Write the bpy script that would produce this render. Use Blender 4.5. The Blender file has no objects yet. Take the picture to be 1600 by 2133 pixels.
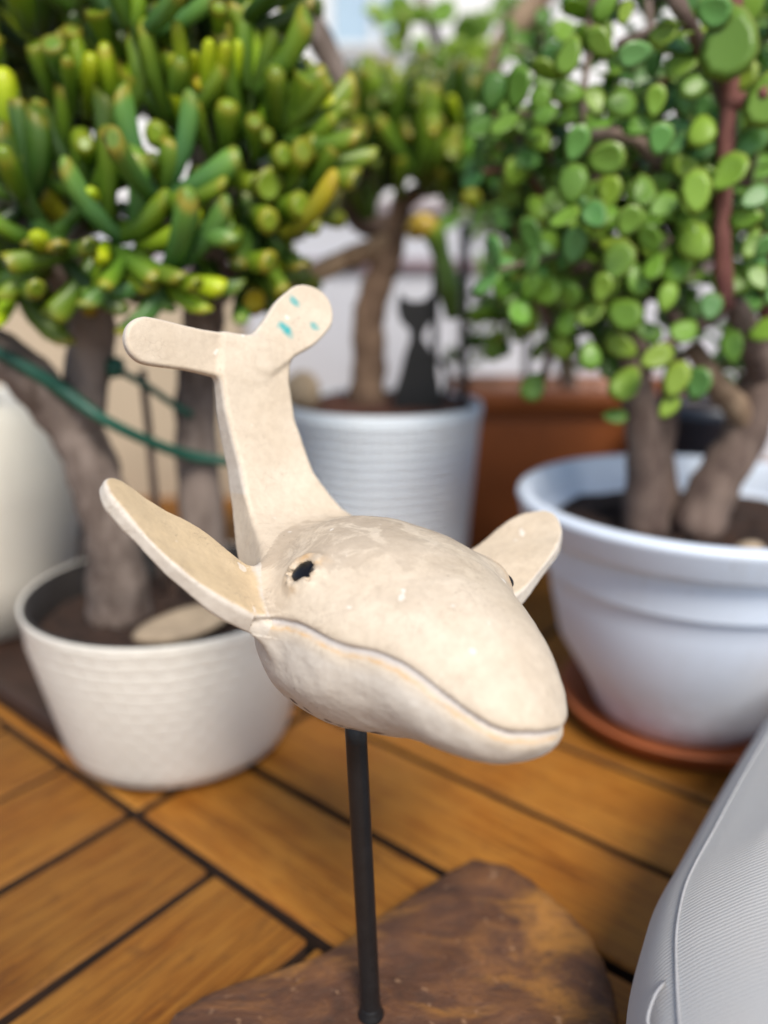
import bpy, bmesh, math, random
import numpy as np
from mathutils import Vector, Matrix, Quaternion

# ------------------------------------------------------------------ camera, sky, sun, exposure
sc = bpy.context.scene
col = sc.collection
FPX, PITCH, CAMH = 1650.0, math.radians(16.5), 0.40        # focal length in px of a 1600 px wide frame
cd = bpy.data.cameras.new('camera'); cam = bpy.data.objects.new('camera', cd); col.objects.link(cam)
cd.sensor_fit = 'HORIZONTAL'; cd.sensor_width = 36.0; cd.lens = 36.0 * FPX / 1600.0
cam.location = (0, 0, CAMH); cam.rotation_euler = (math.pi / 2 - PITCH, 0, 0)
cd.clip_start = 0.01; cd.clip_end = 500
cd.dof.use_dof = True; cd.dof.focus_distance = 0.355; cd.dof.aperture_fstop = 3.3
sc.camera = cam

SUN_EL, SUN_AZ = math.radians(50), math.radians(166)       # azimuth clockwise from +Y (view direction)
w = bpy.data.worlds.new('World'); sc.world = w; w.use_nodes = True
wn = w.node_tree.nodes; wl = w.node_tree.links
sky = wn.new('ShaderNodeTexSky'); sky.sky_type = 'NISHITA'; sky.sun_disc = False
sky.sun_elevation = SUN_EL; sky.sun_rotation = SUN_AZ; sky.air_density = 1.0; sky.dust_density = 1.0; sky.ozone_density = 1.0
wl.new(sky.outputs[0], wn['Background'].inputs[0]); wn['Background'].inputs[1].default_value = 0.105
sd = bpy.data.lights.new('sun', 'SUN'); sun = bpy.data.objects.new('sun', sd); col.objects.link(sun)
sd.energy = 2.7; sd.angle = math.radians(20); sd.color = (1.0, 0.93, 0.83)
sdir = Vector((math.sin(SUN_AZ) * math.cos(SUN_EL), math.cos(SUN_AZ) * math.cos(SUN_EL), math.sin(SUN_EL)))
sun.rotation_euler = sdir.to_track_quat('Z', 'Y').to_euler(); sun.location = sdir * 5
sc.view_settings.view_transform = 'Standard'; sc.view_settings.look = 'None'
sc.view_settings.gamma = 1.0; sc.view_settings.exposure = 0.55
sc.cycles.use_denoising = True
sc.cycles.max_bounces = 8; sc.cycles.transparent_max_bounces = 8

# ------------------------------------------------------------------ helpers
rng = random.Random(7)
CF = Vector((0, math.cos(PITCH), -math.sin(PITCH))); CU = Vector((0, math.sin(PITCH), math.cos(PITCH)))
def ray(u, v): return Vector((1, 0, 0)) * ((u - 800) / FPX) - CU * ((v - 1066.5) / FPX) + CF
def at(u, v, Y):                                           # real-world point seen at a photo position, Y metres ahead
    r = ray(u, v); return Vector((0, 0, CAMH)) + r * (Y / r.y)
def ground(u, v, z=0.0):
    r = ray(u, v); return Vector((0, 0, CAMH)) + r * ((z - CAMH) / r.z)
def px2m(r, Y, v=700):                                     # photo px to metres at that distance
    q = at(800, v, Y) - Vector((0, 0, CAMH)); return r * q.dot(CF) / FPX

def tag(o, label=None, cat=None, group=None, kind=None):
    if label: o['label'] = label
    if cat: o['category'] = cat
    if group: o['group'] = group
    if kind: o['kind'] = kind
    return o
def empty(name, loc=(0, 0, 0), label=None, cat=None, group=None, kind=None):
    o = bpy.data.objects.new(name, None); o.location = loc; o.empty_display_size = 0.02; col.objects.link(o)
    return tag(o, label, cat, group, kind)
def mesh_data(name, verts, faces, smooth=True, mat=None):
    me = bpy.data.meshes.new(name); me.from_pydata([tuple(v) for v in verts], [], faces); me.update()
    if smooth: me.polygons.foreach_set('use_smooth', [True] * len(me.polygons))
    if mat: me.materials.append(mat)
    return me
def link(name, me, parent=None, loc=None, keep_world=True):
    o = bpy.data.objects.new(name, me); col.objects.link(o)
    if loc is not None: o.location = loc
    if parent is not None:
        o.parent = parent
        if keep_world: o.matrix_parent_inverse = world_mat(parent).inverted()
    return o
def world_mat(o):
    m = Matrix.LocRotScale(o.location, o.rotation_euler, o.scale)
    return world_mat(o.parent) @ o.matrix_parent_inverse @ m if o.parent else m

def catmull(pts, n):
    pts = [Vector(p) for p in pts]
    P = [pts[0] * 2 - pts[1]] + pts + [pts[-1] * 2 - pts[-2]]
    out = []
    for i in range(1, len(P) - 2):
        for k in range(n):
            t = k / n; a, b, c, d = P[i - 1], P[i], P[i + 1], P[i + 2]
            out.append(0.5 * ((2 * b) + (c - a) * t + (2 * a - 5 * b + 4 * c - d) * t * t + (3 * b - a - 3 * c + d) * t ** 3))
    out.append(pts[-1]); return out
def lerp_list(vals, n):
    out = []
    for i in range(len(vals) - 1):
        for k in range(n): out.append(vals[i] + (vals[i + 1] - vals[i]) * k / n)
    out.append(vals[-1]); return out
def tube(pts, radii, sides=10, n=4, rough=0.0, r=rng, knots=0.0):
    C = catmull(pts, n); R = lerp_list(radii, n); V = []; F = []
    up = Vector((0.31, 0.2, 0.93)); ph = r.random() * 6
    for i, c in enumerate(C):
        t = (C[min(i + 1, len(C) - 1)] - C[max(i - 1, 0)]).normalized()
        s = t.cross(up); s = s.normalized() if s.length > 1e-4 else Vector((1, 0, 0)); b = t.cross(s).normalized()
        for k in range(sides):
            a = 2 * math.pi * k / sides
            rr = R[i] * (1 + rough * (r.random() - 0.5) + knots * math.sin(3 * a + ph + i * 0.7) + knots * math.sin(i * 1.9 + ph))
            V.append(c + (s * math.cos(a) + b * math.sin(a)) * rr)
    for i in range(len(C) - 1):
        for k in range(sides):
            k2 = (k + 1) % sides
            F.append((i * sides + k, i * sides + k2, (i + 1) * sides + k2, (i + 1) * sides + k))
    F.append(tuple(reversed(range(sides)))); F.append(tuple(range((len(C) - 1) * sides, len(C) * sides)))
    return V, F
def lathe(profile, seg=64, cx=0.0, cy=0.0):
    V = []; F = []
    for (r, z) in profile:
        for k in range(seg):
            a = 2 * math.pi * k / seg; V.append((cx + r * math.cos(a), cy + r * math.sin(a), z))
    for i in range(len(profile) - 1):
        for k in range(seg):
            k2 = (k + 1) % seg; F.append((i * seg + k, i * seg + k2, (i + 1) * seg + k2, (i + 1) * seg + k))
    return V, F
def box(cx, cy, cz, sx, sy, sz, bevel=0.0, segs=1):
    bm = bmesh.new(); bmesh.ops.create_cube(bm, size=1.0)
    bmesh.ops.scale(bm, vec=(sx, sy, sz), verts=bm.verts); bmesh.ops.translate(bm, vec=(cx, cy, cz), verts=bm.verts)
    if bevel: bmesh.ops.bevel(bm, geom=bm.edges[:], offset=bevel, segments=segs, profile=0.6, affect='EDGES')
    return bm
def bm_mesh(bm, name, mat=None, smooth=False):
    me = bpy.data.meshes.new(name); bm.to_mesh(me); bm.free()
    if mat: me.materials.append(mat)
    if smooth: me.polygons.foreach_set('use_smooth', [True] * len(me.polygons))
    return me

# ------------------------------------------------------------------ materials
class NT:
    def __init__(s, name):
        s.m = bpy.data.materials.new(name); s.m.use_nodes = True; s.t = s.m.node_tree; s.n = s.t.nodes
        s.b = s.n['Principled BSDF']; s.out = s.n['Material Output']
    def new(s, kind, **kw):
        n = s.n.new(kind)
        for k, v in kw.items():
            if k.startswith('_'): setattr(n, k[1:], v)
            else: n.inputs[k].default_value = v
        return n
    def l(s, a, b): s.t.links.new(a, b)
    def coord(s, kind='Object', scale=(1, 1, 1), rand=False):
        tc = s.new('ShaderNodeTexCoord'); mp = s.new('ShaderNodeMapping'); mp.inputs['Scale'].default_value = scale
        s.l(tc.outputs[kind], mp.inputs['Vector'])
        if rand:
            oi = s.new('ShaderNodeObjectInfo'); mu = s.new('ShaderNodeMath', _operation='MULTIPLY'); mu.inputs[1].default_value = 37.0
            s.l(oi.outputs['Random'], mu.inputs[0]); cb = s.new('ShaderNodeCombineXYZ')
            for i in range(3): s.l(mu.outputs[0], cb.inputs[i])
            s.l(cb.outputs[0], mp.inputs['Location'])
        return mp.outputs[0]
    def noise(s, vec, scale=5, detail=4, rough=0.55, dist=0.0):
        n = s.new('ShaderNodeTexNoise', Scale=scale, Detail=detail, Roughness=rough, Distortion=dist); s.l(vec, n.inputs['Vector']); return n.outputs['Fac']
    def ramp(s, fac, stops):
        r = s.new('ShaderNodeValToRGB'); e = r.color_ramp.elements
        while len(e) < len(stops): e.new(0.5)
        for i, (p, c) in enumerate(stops):
            e[i].position = p; e[i].color = (c, c, c, 1) if isinstance(c, (int, float)) else (*c, 1)
        s.l(fac, r.inputs[0]); return r.outputs[0]
    def mix(s, fac, a, b, mode='MIX'):
        n = s.new('ShaderNodeMix', _data_type='RGBA', _blend_type=mode)
        for sock, v in ((n.inputs[0], fac), (n.inputs[6], a), (n.inputs[7], b)):
            if isinstance(v, (int, float)): sock.default_value = v
            elif isinstance(v, tuple): sock.default_value = (*v, 1)
            else: s.l(v, sock)
        return n.outputs[2]
    def math(s, op, a, b=0.0):
        n = s.new('ShaderNodeMath', _operation=op)
        for i, v in enumerate((a, b)):
            if isinstance(v, (int, float)): n.inputs[i].default_value = v
            else: s.l(v, n.inputs[i])
        return n.outputs[0]
    def attr(s, name, out='Fac'):
        return s.new('ShaderNodeAttribute', _attribute_name=name).outputs[out]
    def bump(s, h, strength=0.3, dist=0.001):
        n = s.new('ShaderNodeBump', Strength=strength, Distance=dist); s.l(h, n.inputs['Height']); s.l(n.outputs[0], s.b.inputs['Normal'])
    def base(s, c):
        if isinstance(c, tuple): s.b.inputs['Base Color'].default_value = (*c, 1)
        else: s.l(c, s.b.inputs['Base Color'])
        return s
    def rough(s, v):
        if isinstance(v, (int, float)): s.b.inputs['Roughness'].default_value = v
        else: s.l(v, s.b.inputs['Roughness'])
        return s

def mat_ceramic():
    t = NT('glazed_ceramic'); v = t.coord()
    big = t.noise(v, 28, 5, 0.6); blot = t.noise(v, 60, 6, 0.65, 0.6); fine = t.noise(v, 420, 3, 0.6)
    c = t.mix(t.ramp(big, [(0.32, 0.0), (0.72, 1.0)]), (0.61, 0.50, 0.37), (0.70, 0.595, 0.465))
    c = t.mix(t.math('MULTIPLY', t.attr('warm'), 0.85), c, (0.62, 0.44, 0.22))
    c = t.mix(t.math('MULTIPLY', t.attr('pale'), 0.75), c, (0.64, 0.59, 0.525))
    # grey-brown wash on the back
    st = t.math('MULTIPLY', t.ramp(blot, [(0.43, 0.0), (0.52, 1.0)]), t.attr('stain'))
    c = t.mix(t.math('MULTIPLY', st, 0.5), c, (0.34, 0.26, 0.185))
    gr = t.ramp(t.noise(v, 220, 5, 0.7, 0.4), [(0.42, 0.0), (0.62, 1.0)]); c = t.mix(t.math('MULTIPLY', gr, 0.16), c, (0.30, 0.22, 0.15))
    # chips of pale glaze
    ch = t.ramp(t.noise(v, 95, 2, 0.5), [(0.715, 0.0), (0.735, 1.0)])
    c = t.mix(t.math('MULTIPLY', ch, 0.55), c, (0.84, 0.79, 0.72))
    # crackle lines and dark specks
    vo = t.new('ShaderNodeTexVoronoi', _feature='DISTANCE_TO_EDGE', Scale=140); nv = t.new('ShaderNodeTexNoise', Scale=60, Detail=4)
    t.l(v, nv.inputs['Vector']); ad = t.new('ShaderNodeMix', _data_type='VECTOR'); ad.inputs[0].default_value = 0.035
    t.l(v, ad.inputs[4]); t.l(nv.outputs['Color'], ad.inputs[5]); t.l(ad.outputs[1], vo.inputs['Vector'])
    cr = t.math('MULTIPLY', t.ramp(vo.outputs['Distance'], [(0.0, 1.0), (0.03, 0.0)]), t.ramp(t.noise(v, 35, 2), [(0.5, 0.0), (0.66, 1.0)]))
    c = t.mix(t.math('MULTIPLY', cr, 0.42), c, (0.30, 0.22, 0.15))
    sp = t.math('MULTIPLY', t.ramp(t.noise(v, 560, 2, 0.5), [(0.68, 0.0), (0.73, 1.0)]), t.ramp(t.noise(v, 40, 3), [(0.48, 0.0), (0.62, 1.0)]))
    c = t.mix(t.math('MULTIPLY', sp, 0.6), c, (0.20, 0.14, 0.09))
    c = t.mix(t.math('MULTIPLY', t.attr('groove'), 0.8), c, (0.50, 0.475, 0.475))
    lipn = t.math('MULTIPLY', t.attr('lip'), t.ramp(t.noise(v, 160, 4, 0.7), [(0.35, 0.15), (0.6, 1.0)]))
    c = t.mix(lipn, c, (0.62, 0.40, 0.20))
    c = t.mix(t.attr('scar'), c, (0.07, 0.045, 0.04))
    c = t.mix(t.attr('teal'), c, (0.02, 0.36, 0.36))
    t.base(c); t.rough(t.ramp(big, [(0.3, 0.5), (0.7, 0.68)]))
    t.b.inputs['Coat Weight'].default_value = 0.0; t.b.inputs['Coat Roughness'].default_value = 0.12
    t.b.inputs['Subsurface Weight'].default_value = 0.0
    h = t.math('ADD', t.math('MULTIPLY', fine, 0.35), t.math('MULTIPLY', t.noise(v, 130, 4, 0.6), 0.8))
    h = t.math('SUBTRACT', h, t.math('MULTIPLY', cr, 0.3)); h = t.math('ADD', h, t.math('MULTIPLY', ch, 0.25))
    t.bump(h, 0.3, 0.0012); return t.m
def mat_simple(name, c, rough=0.5, var=0.15, scale=20, bump=0.2, bd=0.001, metal=0.0, spec=0.5, rand=False):
    t = NT(name); v = t.coord(rand=rand); n = t.noise(v, scale, 5, 0.6)
    lo = tuple(x * (1 - var) for x in c); hi = tuple(min(1, x * (1 + var)) for x in c)
    t.base(t.mix(t.ramp(n, [(0.3, 0.0), (0.7, 1.0)]), lo, hi)); t.rough(rough)
    t.b.inputs['Metallic'].default_value = metal; t.b.inputs['Specular IOR Level'].default_value = spec
    if bump: t.bump(t.noise(v, scale * 6, 4, 0.6), bump, bd)
    return t.m
def mat_pot(name, c, rough=0.36):
    t = NT(name); v = t.coord(); sp = t.new('ShaderNodeSeparateXYZ'); t.l(v, sp.inputs[0])
    k = t.mix(t.ramp(t.noise(v, 12, 4), [(0.3, 0.0), (0.7, 1.0)]), tuple(x * .95 for x in c), c)
    run = t.ramp(t.noise(t.coord(scale=(1, 1, .12)), 55, 5, .65), [(0.54, 0.0), (0.72, 1.0)]); k = t.mix(t.math('MULTIPLY', run, 0.16), k, tuple(x * y for x, y in zip(c, (.72, .66, .58))))
    low = t.new('ShaderNodeMapRange'); low.inputs[1].default_value = 0.0; low.inputs[2].default_value = 0.075; low.inputs[3].default_value = 1.0; low.inputs[4].default_value = 0.0; t.l(sp.outputs[2], low.inputs[0])
    dirt = t.math('MULTIPLY', low.outputs[0], t.ramp(t.noise(v, 38, 6, .7), [(0.40, 0.0), (0.66, 1.0)])); k = t.mix(t.math('MULTIPLY', dirt, 0.55), k, (0.24, 0.16, 0.10))
    spk = t.ramp(t.noise(v, 160, 2, .5), [(0.71, 0.0), (0.75, 1.0)]); k = t.mix(t.math('MULTIPLY', spk, 0.3), k, (0.2, 0.14, 0.09))
    t.base(k); t.rough(t.ramp(t.noise(v, 30, 4), [(0.3, rough), (0.7, rough + 0.18)])); t.bump(t.noise(v, 60, 4), 0.1, 0.001); return t.m
def mat_board():
    t = NT('oiled_hardwood'); v = t.coord(rand=True, scale=(1, 1, 1)); vs = t.coord(scale=(2.2, 26, 26), rand=True)
    g = t.noise(vs, 5, 6, 0.65, 0.9); gf = t.noise(t.coord(scale=(3, 120, 60), rand=True), 6, 3, 0.6); bl = t.noise(v, 13, 4, 0.6)
    c = t.ramp(g, [(0.25, (0.10, 0.029, 0.004)), (0.45, (0.275, 0.097, 0.011)), (0.75, (0.42, 0.180, 0.026))])
    c = t.mix(t.ramp(bl, [(0.35, 0.0), (0.7, 0.6)]), c, (0.38, 0.175, 0.030))
    c = t.mix(t.math('MULTIPLY', t.ramp(gf, [(0.50, 0.0), (0.68, 1.0)]), 0.6), c, (0.075, 0.026, 0.007))
    wk = t.ramp(t.noise(t.coord(scale=(6, 14, 14), rand=True), 9, 5, 0.7), [(0.56, 0.0), (0.70, 1.0)]); c = t.mix(t.math('MULTIPLY', wk, 0.5), c, (0.10, 0.040, 0.012))
    oi = t.new('ShaderNodeObjectInfo'); hs = t.new('ShaderNodeHueSaturation'); t.l(c, hs.inputs['Color'])
    mr = t.new('ShaderNodeMapRange'); mr.inputs[3].default_value = 0.68; mr.inputs[4].default_value = 1.25; t.l(oi.outputs['Random'], mr.inputs[0]); t.l(mr.outputs[0], hs.inputs['Value'])
    t.base(hs.outputs[0]); t.rough(t.ramp(g, [(0.3, 0.48), (0.7, 0.66)])); t.b.inputs['Specular IOR Level'].default_value = 0.3
    t.bump(t.math('ADD', g, t.math('MULTIPLY', gf, 0.5)), 0.3, 0.0012); return t.m
def mat_bark(name, a, b, scale=60):
    t = NT(name); v = t.coord(scale=(1, 1, 0.45)); n = t.noise(v, scale, 6, 0.7, 0.5); n2 = t.noise(v, scale * 0.25, 3)
    c = t.mix(t.ramp(n, [(0.35, 0.0), (0.68, 1.0)]), a, b); c = t.mix(t.ramp(n2, [(0.45, 0.0), (0.7, 0.7)]), c, tuple(x * 1.35 for x in b))
    t.base(c).rough(0.85); t.bump(n, 0.6, 0.003); return t.m
def mat_leaf(name, tip, tip_from=0.8, rough=0.38, transl=0.22):
    t = NT(name); oi = t.new('ShaderNodeObjectInfo'); v = t.coord(rand=True)
    c = t.mix(1.0, oi.outputs['Color'], t.attr('tint', 'Color'), 'MULTIPLY')
    n = t.noise(v, 90, 4, 0.6); c = t.mix(t.ramp(n, [(0.3, 0.0), (0.75, 0.35)]), c, (0.17, 0.25, 0.05))
    bs = t.ramp(t.noise(v, 40, 3, 0.5), [(0.68, 0.0), (0.74, 1.0)]); c = t.mix(t.math('MULTIPLY', bs, 0.35), c, (0.20, 0.15, 0.05))
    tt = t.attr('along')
    if 'finger' in name: c = t.mix(1.0, c, t.ramp(tt, [(0.0, (0.35, 0.42, 0.45)), (0.55, (0.90, 0.95, 0.9)), (0.9, (1.55, 1.35, 0.85))]), 'MULTIPLY')  # tips yellower; bases darkened to put shade between leaves into the colour
    f = t.math('MULTIPLY', t.ramp(tt, [(tip_from, 0.0), (1.0, 1.0)]), oi.outputs['Alpha'])
    c = t.mix(f, c, tip); t.base(c).rough(rough)
    t.bump(n, 0.12, 0.001)
    tr = t.new('ShaderNodeBsdfTranslucent'); t.l(t.mix(0.5, c, (0.35, 0.5, 0.05)), tr.inputs['Color'])
    ms = t.new('ShaderNodeMixShader'); ms.inputs[0].default_value = transl
    t.l(t.b.outputs[0], ms.inputs[1]); t.l(tr.outputs[0], ms.inputs[2]); t.l(ms.outputs[0], t.out.inputs['Surface']); return t.m
def mat_weave(name='woven_plastic', ca=(0.74, 0.82, 0.90), cb=(0.82, 0.89, 0.95), R=0.12, pitch=0.013, depth=0.45):
    t = NT(name); v = t.coord(); sp = t.new('ShaderNodeSeparateXYZ'); t.l(v, sp.inputs[0])
    an = t.math('MULTIPLY', t.math('ARCTAN2', sp.outputs[1], sp.outputs[0]), R); wob = t.math('MULTIPLY', t.noise(v, 30, 2), 0.006)
    cbn = t.new('ShaderNodeCombineXYZ'); t.l(t.math('ADD', an, wob), cbn.inputs[0]); t.l(t.math('ADD', sp.outputs[2], wob), cbn.inputs[1])
    br = t.new('ShaderNodeTexBrick', Scale=1.0); br.offset = 0.5; br.inputs['Mortar Size'].default_value = 0.0028; br.inputs['Mortar Smooth'].default_value = 1.0; br.inputs['Brick Width'].default_value = pitch * 1.5; br.inputs['Row Height'].default_value = pitch * 0.8
    t.l(cbn.outputs[0], br.inputs['Vector']); h = t.math('SUBTRACT', 1.0, br.outputs['Fac'])
    c = t.mix(t.ramp(t.noise(v, 14, 5, .65), [(0.35, 0.0), (0.75, 1.0)]), ca, cb)
    c = t.mix(t.math('MULTIPLY', t.ramp(t.noise(t.coord(scale=(1, 1, .25)), 45, 5, .7), [(0.58, 0.0), (0.78, 1.0)]), 0.3), c, tuple(x * y for x, y in zip(ca, (.62, .55, .45))))
    t.base(c).rough(0.5); t.bump(t.math('ADD', h, t.math('MULTIPLY', t.noise(v, 120, 3), 0.3)), depth, 0.0045); return t.m
def mat_fabric():
    t = NT('ribbed_fabric'); v = t.coord(); w1 = t.new('ShaderNodeTexWave', _wave_type='BANDS', _bands_direction='Y', Scale=165, Distortion=0.3, Detail=1); t.l(v, w1.inputs['Vector'])
    th = t.noise(t.coord(scale=(1, 5, 1)), 500, 3); n = t.noise(v, 16, 4)
    c = t.mix(w1.outputs['Fac'], (0.52, 0.515, 0.505), (0.59, 0.585, 0.57)); c = t.mix(t.math('MULTIPLY', th, 0.3), c, (0.38, 0.39, 0.41)); c = t.mix(t.ramp(n, [(0.4, 0.0), (0.7, 0.25)]), c, (0.60, 0.55, 0.49))
    t.base(c).rough(0.9); t.b.inputs['Sheen Weight'].default_value = 0.2
    t.bump(t.math('ADD', w1.outputs['Fac'], t.math('MULTIPLY', th, 1.2)), 0.3, 0.0006); return t.m
def mat_stone():
    t = NT('brown_slate'); tc = t.new('ShaderNodeTexCoord'); mp = t.new('ShaderNodeMapping'); mp.inputs['Rotation'].default_value = (0, 0, math.radians(-50)); mp.inputs['Scale'].default_value = (1.0, 2.0, 1.0)
    t.l(tc.outputs['Object'], mp.inputs['Vector']); v = mp.outputs[0]
    n = t.noise(v, 17, 8, 0.68, 1.1); m = t.noise(v, 75, 7, 0.72, 0.5); k = t.noise(v, 10, 4, 0.6, 0.8)
    c = t.ramp(n, [(0.28, (0.050, 0.022, 0.012)), (0.48, (0.105, 0.044, 0.021)), (0.64, (0.19, 0.080, 0.028)), (0.78, (0.31, 0.14, 0.045))])
    c = t.mix(t.ramp(k, [(0.52, 0.0), (0.66, 0.85)]), c, (0.42, 0.185, 0.035)); c = t.mix(t.ramp(m, [(0.30, 0.6), (0.50, 0.0)]), c, (0.065, 0.038, 0.025))
    s = t.ramp(t.noise(t.coord(), 120, 3, 0.6), [(0.66, 0.0), (0.72, 1.0)]); c = t.mix(t.math('MULTIPLY', s, 0.6), c, (0.42, 0.24, 0.13))
    t.base(c).rough(t.ramp(m, [(0.3, 0.75), (0.7, 0.5)])); t.bump(t.math('ADD', n, t.math('MULTIPLY', m, 0.7)), 0.45, 0.005); return t.m

M = dict(
    ceramic=mat_ceramic(), board=mat_board(), stone=mat_stone(), fabric=mat_fabric(), weave=mat_weave(), cream_weave=mat_weave('cream_woven_plastic', (0.72, 0.685, 0.61), (0.80, 0.765, 0.69), 0.11, 0.012, 0.18),
    iron=mat_simple('black_iron', (0.010, 0.010, 0.011), 0.42, 0.3, 90, 0.35, 0.0006, 0.0),
    eye=mat_simple('black_glass', (0.006, 0.005, 0.006), 0.3, 0.2, 60, 0.0, spec=0.35),
    cream_pot=mat_pot('cream_plastic', (0.80, 0.76, 0.66)),
    white_pot=mat_pot('white_plastic', (0.72, 0.80, 0.92)),
    terracotta=mat_simple('terracotta', (0.36, 0.105, 0.035), 0.6, 0.18, 18, 0.2, 0.001),
    trough=mat_simple('brown_plastic', (0.27, 0.080, 0.022), 0.45, 0.15, 12, 0.15, 0.001),
    navy=mat_simple('navy_plastic', (0.014, 0.022, 0.038), 0.4, 0.2, 12, 0.1),
    liner=mat_simple('dark_liner', (0.018, 0.014, 0.012), 0.6, 0.2, 20, 0.1),
    soil=mat_simple('potting_soil', (0.045, 0.022, 0.013), 0.95, 0.6, 90, 0.9, 0.004),
    redsoil=mat_simple('red_soil', (0.10, 0.038, 0.022), 0.95, 0.6, 90, 0.9, 0.004),
    pebble=mat_simple('pale_pebble', (0.40, 0.31, 0.21), 0.7, 0.2, 40, 0.3, 0.001, rand=True),
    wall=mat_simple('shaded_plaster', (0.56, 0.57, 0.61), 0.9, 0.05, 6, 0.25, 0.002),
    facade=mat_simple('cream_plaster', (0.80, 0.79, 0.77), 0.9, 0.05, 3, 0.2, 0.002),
    beige=mat_simple('beige_plaster', (0.52, 0.42, 0.30), 0.85, 0.08, 6, 0.25, 0.002),
    coping=mat_simple('mauve_coping', (0.34, 0.29, 0.30), 0.8, 0.15, 12, 0.2, 0.002),
    glass=mat_simple('window_glass', (0.42, 0.55, 0.66), 0.15, 0.1, 2, 0.0),
    frame=mat_simple('window_frame', (0.75, 0.74, 0.72), 0.5, 0.05, 8, 0.0),
    tie=mat_simple('green_tie', (0.016, 0.095, 0.062), 0.45, 0.2, 60, 0.2),
    bark=mat_bark('grey_brown_bark', (0.085, 0.058, 0.045), (0.24, 0.19, 0.16)),
    bark2=mat_bark('jade_bark', (0.075, 0.045, 0.036), (0.20, 0.145, 0.115)),
    bark3=mat_bark('tan_bark', (0.14, 0.085, 0.05), (0.33, 0.235, 0.15)),
    bark4=mat_bark('dark_tan_bark', (0.075, 0.042, 0.026), (0.20, 0.13, 0.085)),
    redstem=mat_bark('red_stem', (0.13, 0.04, 0.035), (0.24, 0.10, 0.075), 40),
    finger=mat_leaf('finger_jade_leaf', (0.52, 0.36, 0.05), 0.88, 0.34, 0.22),
    jade=mat_leaf('jade_leaf', (0.36, 0.34, 0.08), 0.85, 0.33, 0.28),
    piping=mat_simple('grey_piping', (0.40, 0.40, 0.41), 0.9, 0.1, 300, 0.4, 0.0005),
    tray_shade=mat_simple('tray_shade_brown', (0.035, 0.016, 0.010), 0.55, 0.35, 25, 0.2),  # brown of the added tray, dark in place of shade on the deck
    boardedge=mat_simple('board_edge_shade', (0.030, 0.013, 0.006), 0.9, 0.4, 40, 0.3),  # dark board sides: the shade of the gaps put into the colour
    ledge=mat_simple('mauve_ledge', (0.22, 0.15, 0.17), 0.8, 0.15, 12, 0.2),
    deckbase=mat_simple('dark_underlay', (0.008, 0.006, 0.005), 0.9, 0.3, 10, 0.2),
    ground=mat_simple('terrace_concrete', (0.28, 0.25, 0.22), 0.9, 0.12, 4, 0.3, 0.003),
)
#@@SETTING
# ------------------------------------------------------------------ setting: ground and wooden deck
bm = bmesh.new(); bmesh.ops.create_grid(bm, x_segments=1, y_segments=1, size=150); bmesh.ops.translate(bm, vec=(0, 0, -0.036), verts=bm.verts)
tag(link('ground', bm_mesh(bm, 'ground', M['ground'])), kind='structure')
deck = tag(link('deck', bm_mesh(box(0, 1.0, -0.030, 3.6, 3.0, 0.008), 'deck', M['deckbase'])), kind='structure')
YAW = math.radians(-38.5)                                   # board direction B runs right and towards the viewer
dB = Vector((math.sin(math.radians(129.0)), math.cos(math.radians(129.0)), 0)); nB = Vector((-dB.y, dB.x, 0))
aB = math.atan2(dB.y, dB.x); aA = math.atan2(nB.y, nB.x)
_g = ground(497, 1837); N0 = _g.dot(nB)                     # the joint where the two board directions meet
BW = 0.0985; BL = BW * 4
rb = random.Random(3); board_me = []
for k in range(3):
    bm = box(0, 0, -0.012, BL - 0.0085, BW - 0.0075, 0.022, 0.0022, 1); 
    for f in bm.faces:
        if abs(f.normal.z) < 0.3: f.material_index = 1  # upright sides get the dark colour that stands for gap shade
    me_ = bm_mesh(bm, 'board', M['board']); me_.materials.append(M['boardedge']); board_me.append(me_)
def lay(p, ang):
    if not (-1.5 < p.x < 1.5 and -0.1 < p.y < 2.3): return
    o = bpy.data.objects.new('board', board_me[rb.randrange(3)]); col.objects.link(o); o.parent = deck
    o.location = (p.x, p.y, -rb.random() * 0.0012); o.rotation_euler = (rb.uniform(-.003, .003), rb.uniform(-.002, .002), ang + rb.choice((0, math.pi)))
# parquet of square four-board tiles, alternating direction
_a2 = ground(434, 1816).dot(dB)
for ti in range(-7, 8):
    for tj in range(-7, 8):
        n0 = N0 + tj * BL; odd = (ti + tj) % 2
        d0 = _a2 - 2 * BW + ti * BL + (0.10 if tj % 2 == 0 else 0.0)
        for k in range(4):
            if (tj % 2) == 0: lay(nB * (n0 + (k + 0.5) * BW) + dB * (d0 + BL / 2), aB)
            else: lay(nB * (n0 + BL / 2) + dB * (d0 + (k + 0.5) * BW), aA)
#@@WHALE
# ------------------------------------------------------------------ whale sculpture
def vnoise(x, y, z, s, seed=0):
    x = x / s + 17.3 * seed + 100; y = y / s + 5.1 * seed + 100; z = z / s + 9.7 * seed + 100
    xi, yi, zi = np.floor(x).astype(np.int64), np.floor(y).astype(np.int64), np.floor(z).astype(np.int64)
    fx, fy, fz = x - xi, y - yi, z - zi
    fx = fx * fx * (3 - 2 * fx); fy = fy * fy * (3 - 2 * fy); fz = fz * fz * (3 - 2 * fz)
    def h(a, b, c):
        n = (a * 374761393 + b * 668265263 + c * 2147483647 + seed * 144665) & 0x7fffffff
        n = ((n ^ (n >> 13)) * 1274126177) & 0x7fffffff; return ((n ^ (n >> 16)) & 0xffff) / 32767.5 - 1.0
    r = 0
    for i in (0, 1):
        for j in (0, 1):
            for k in (0, 1):
                r = r + h(xi + i, yi + j, zi + k) * (fx if i else 1 - fx) * (fy if j else 1 - fy) * (fz if k else 1 - fz)
    return r
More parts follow.
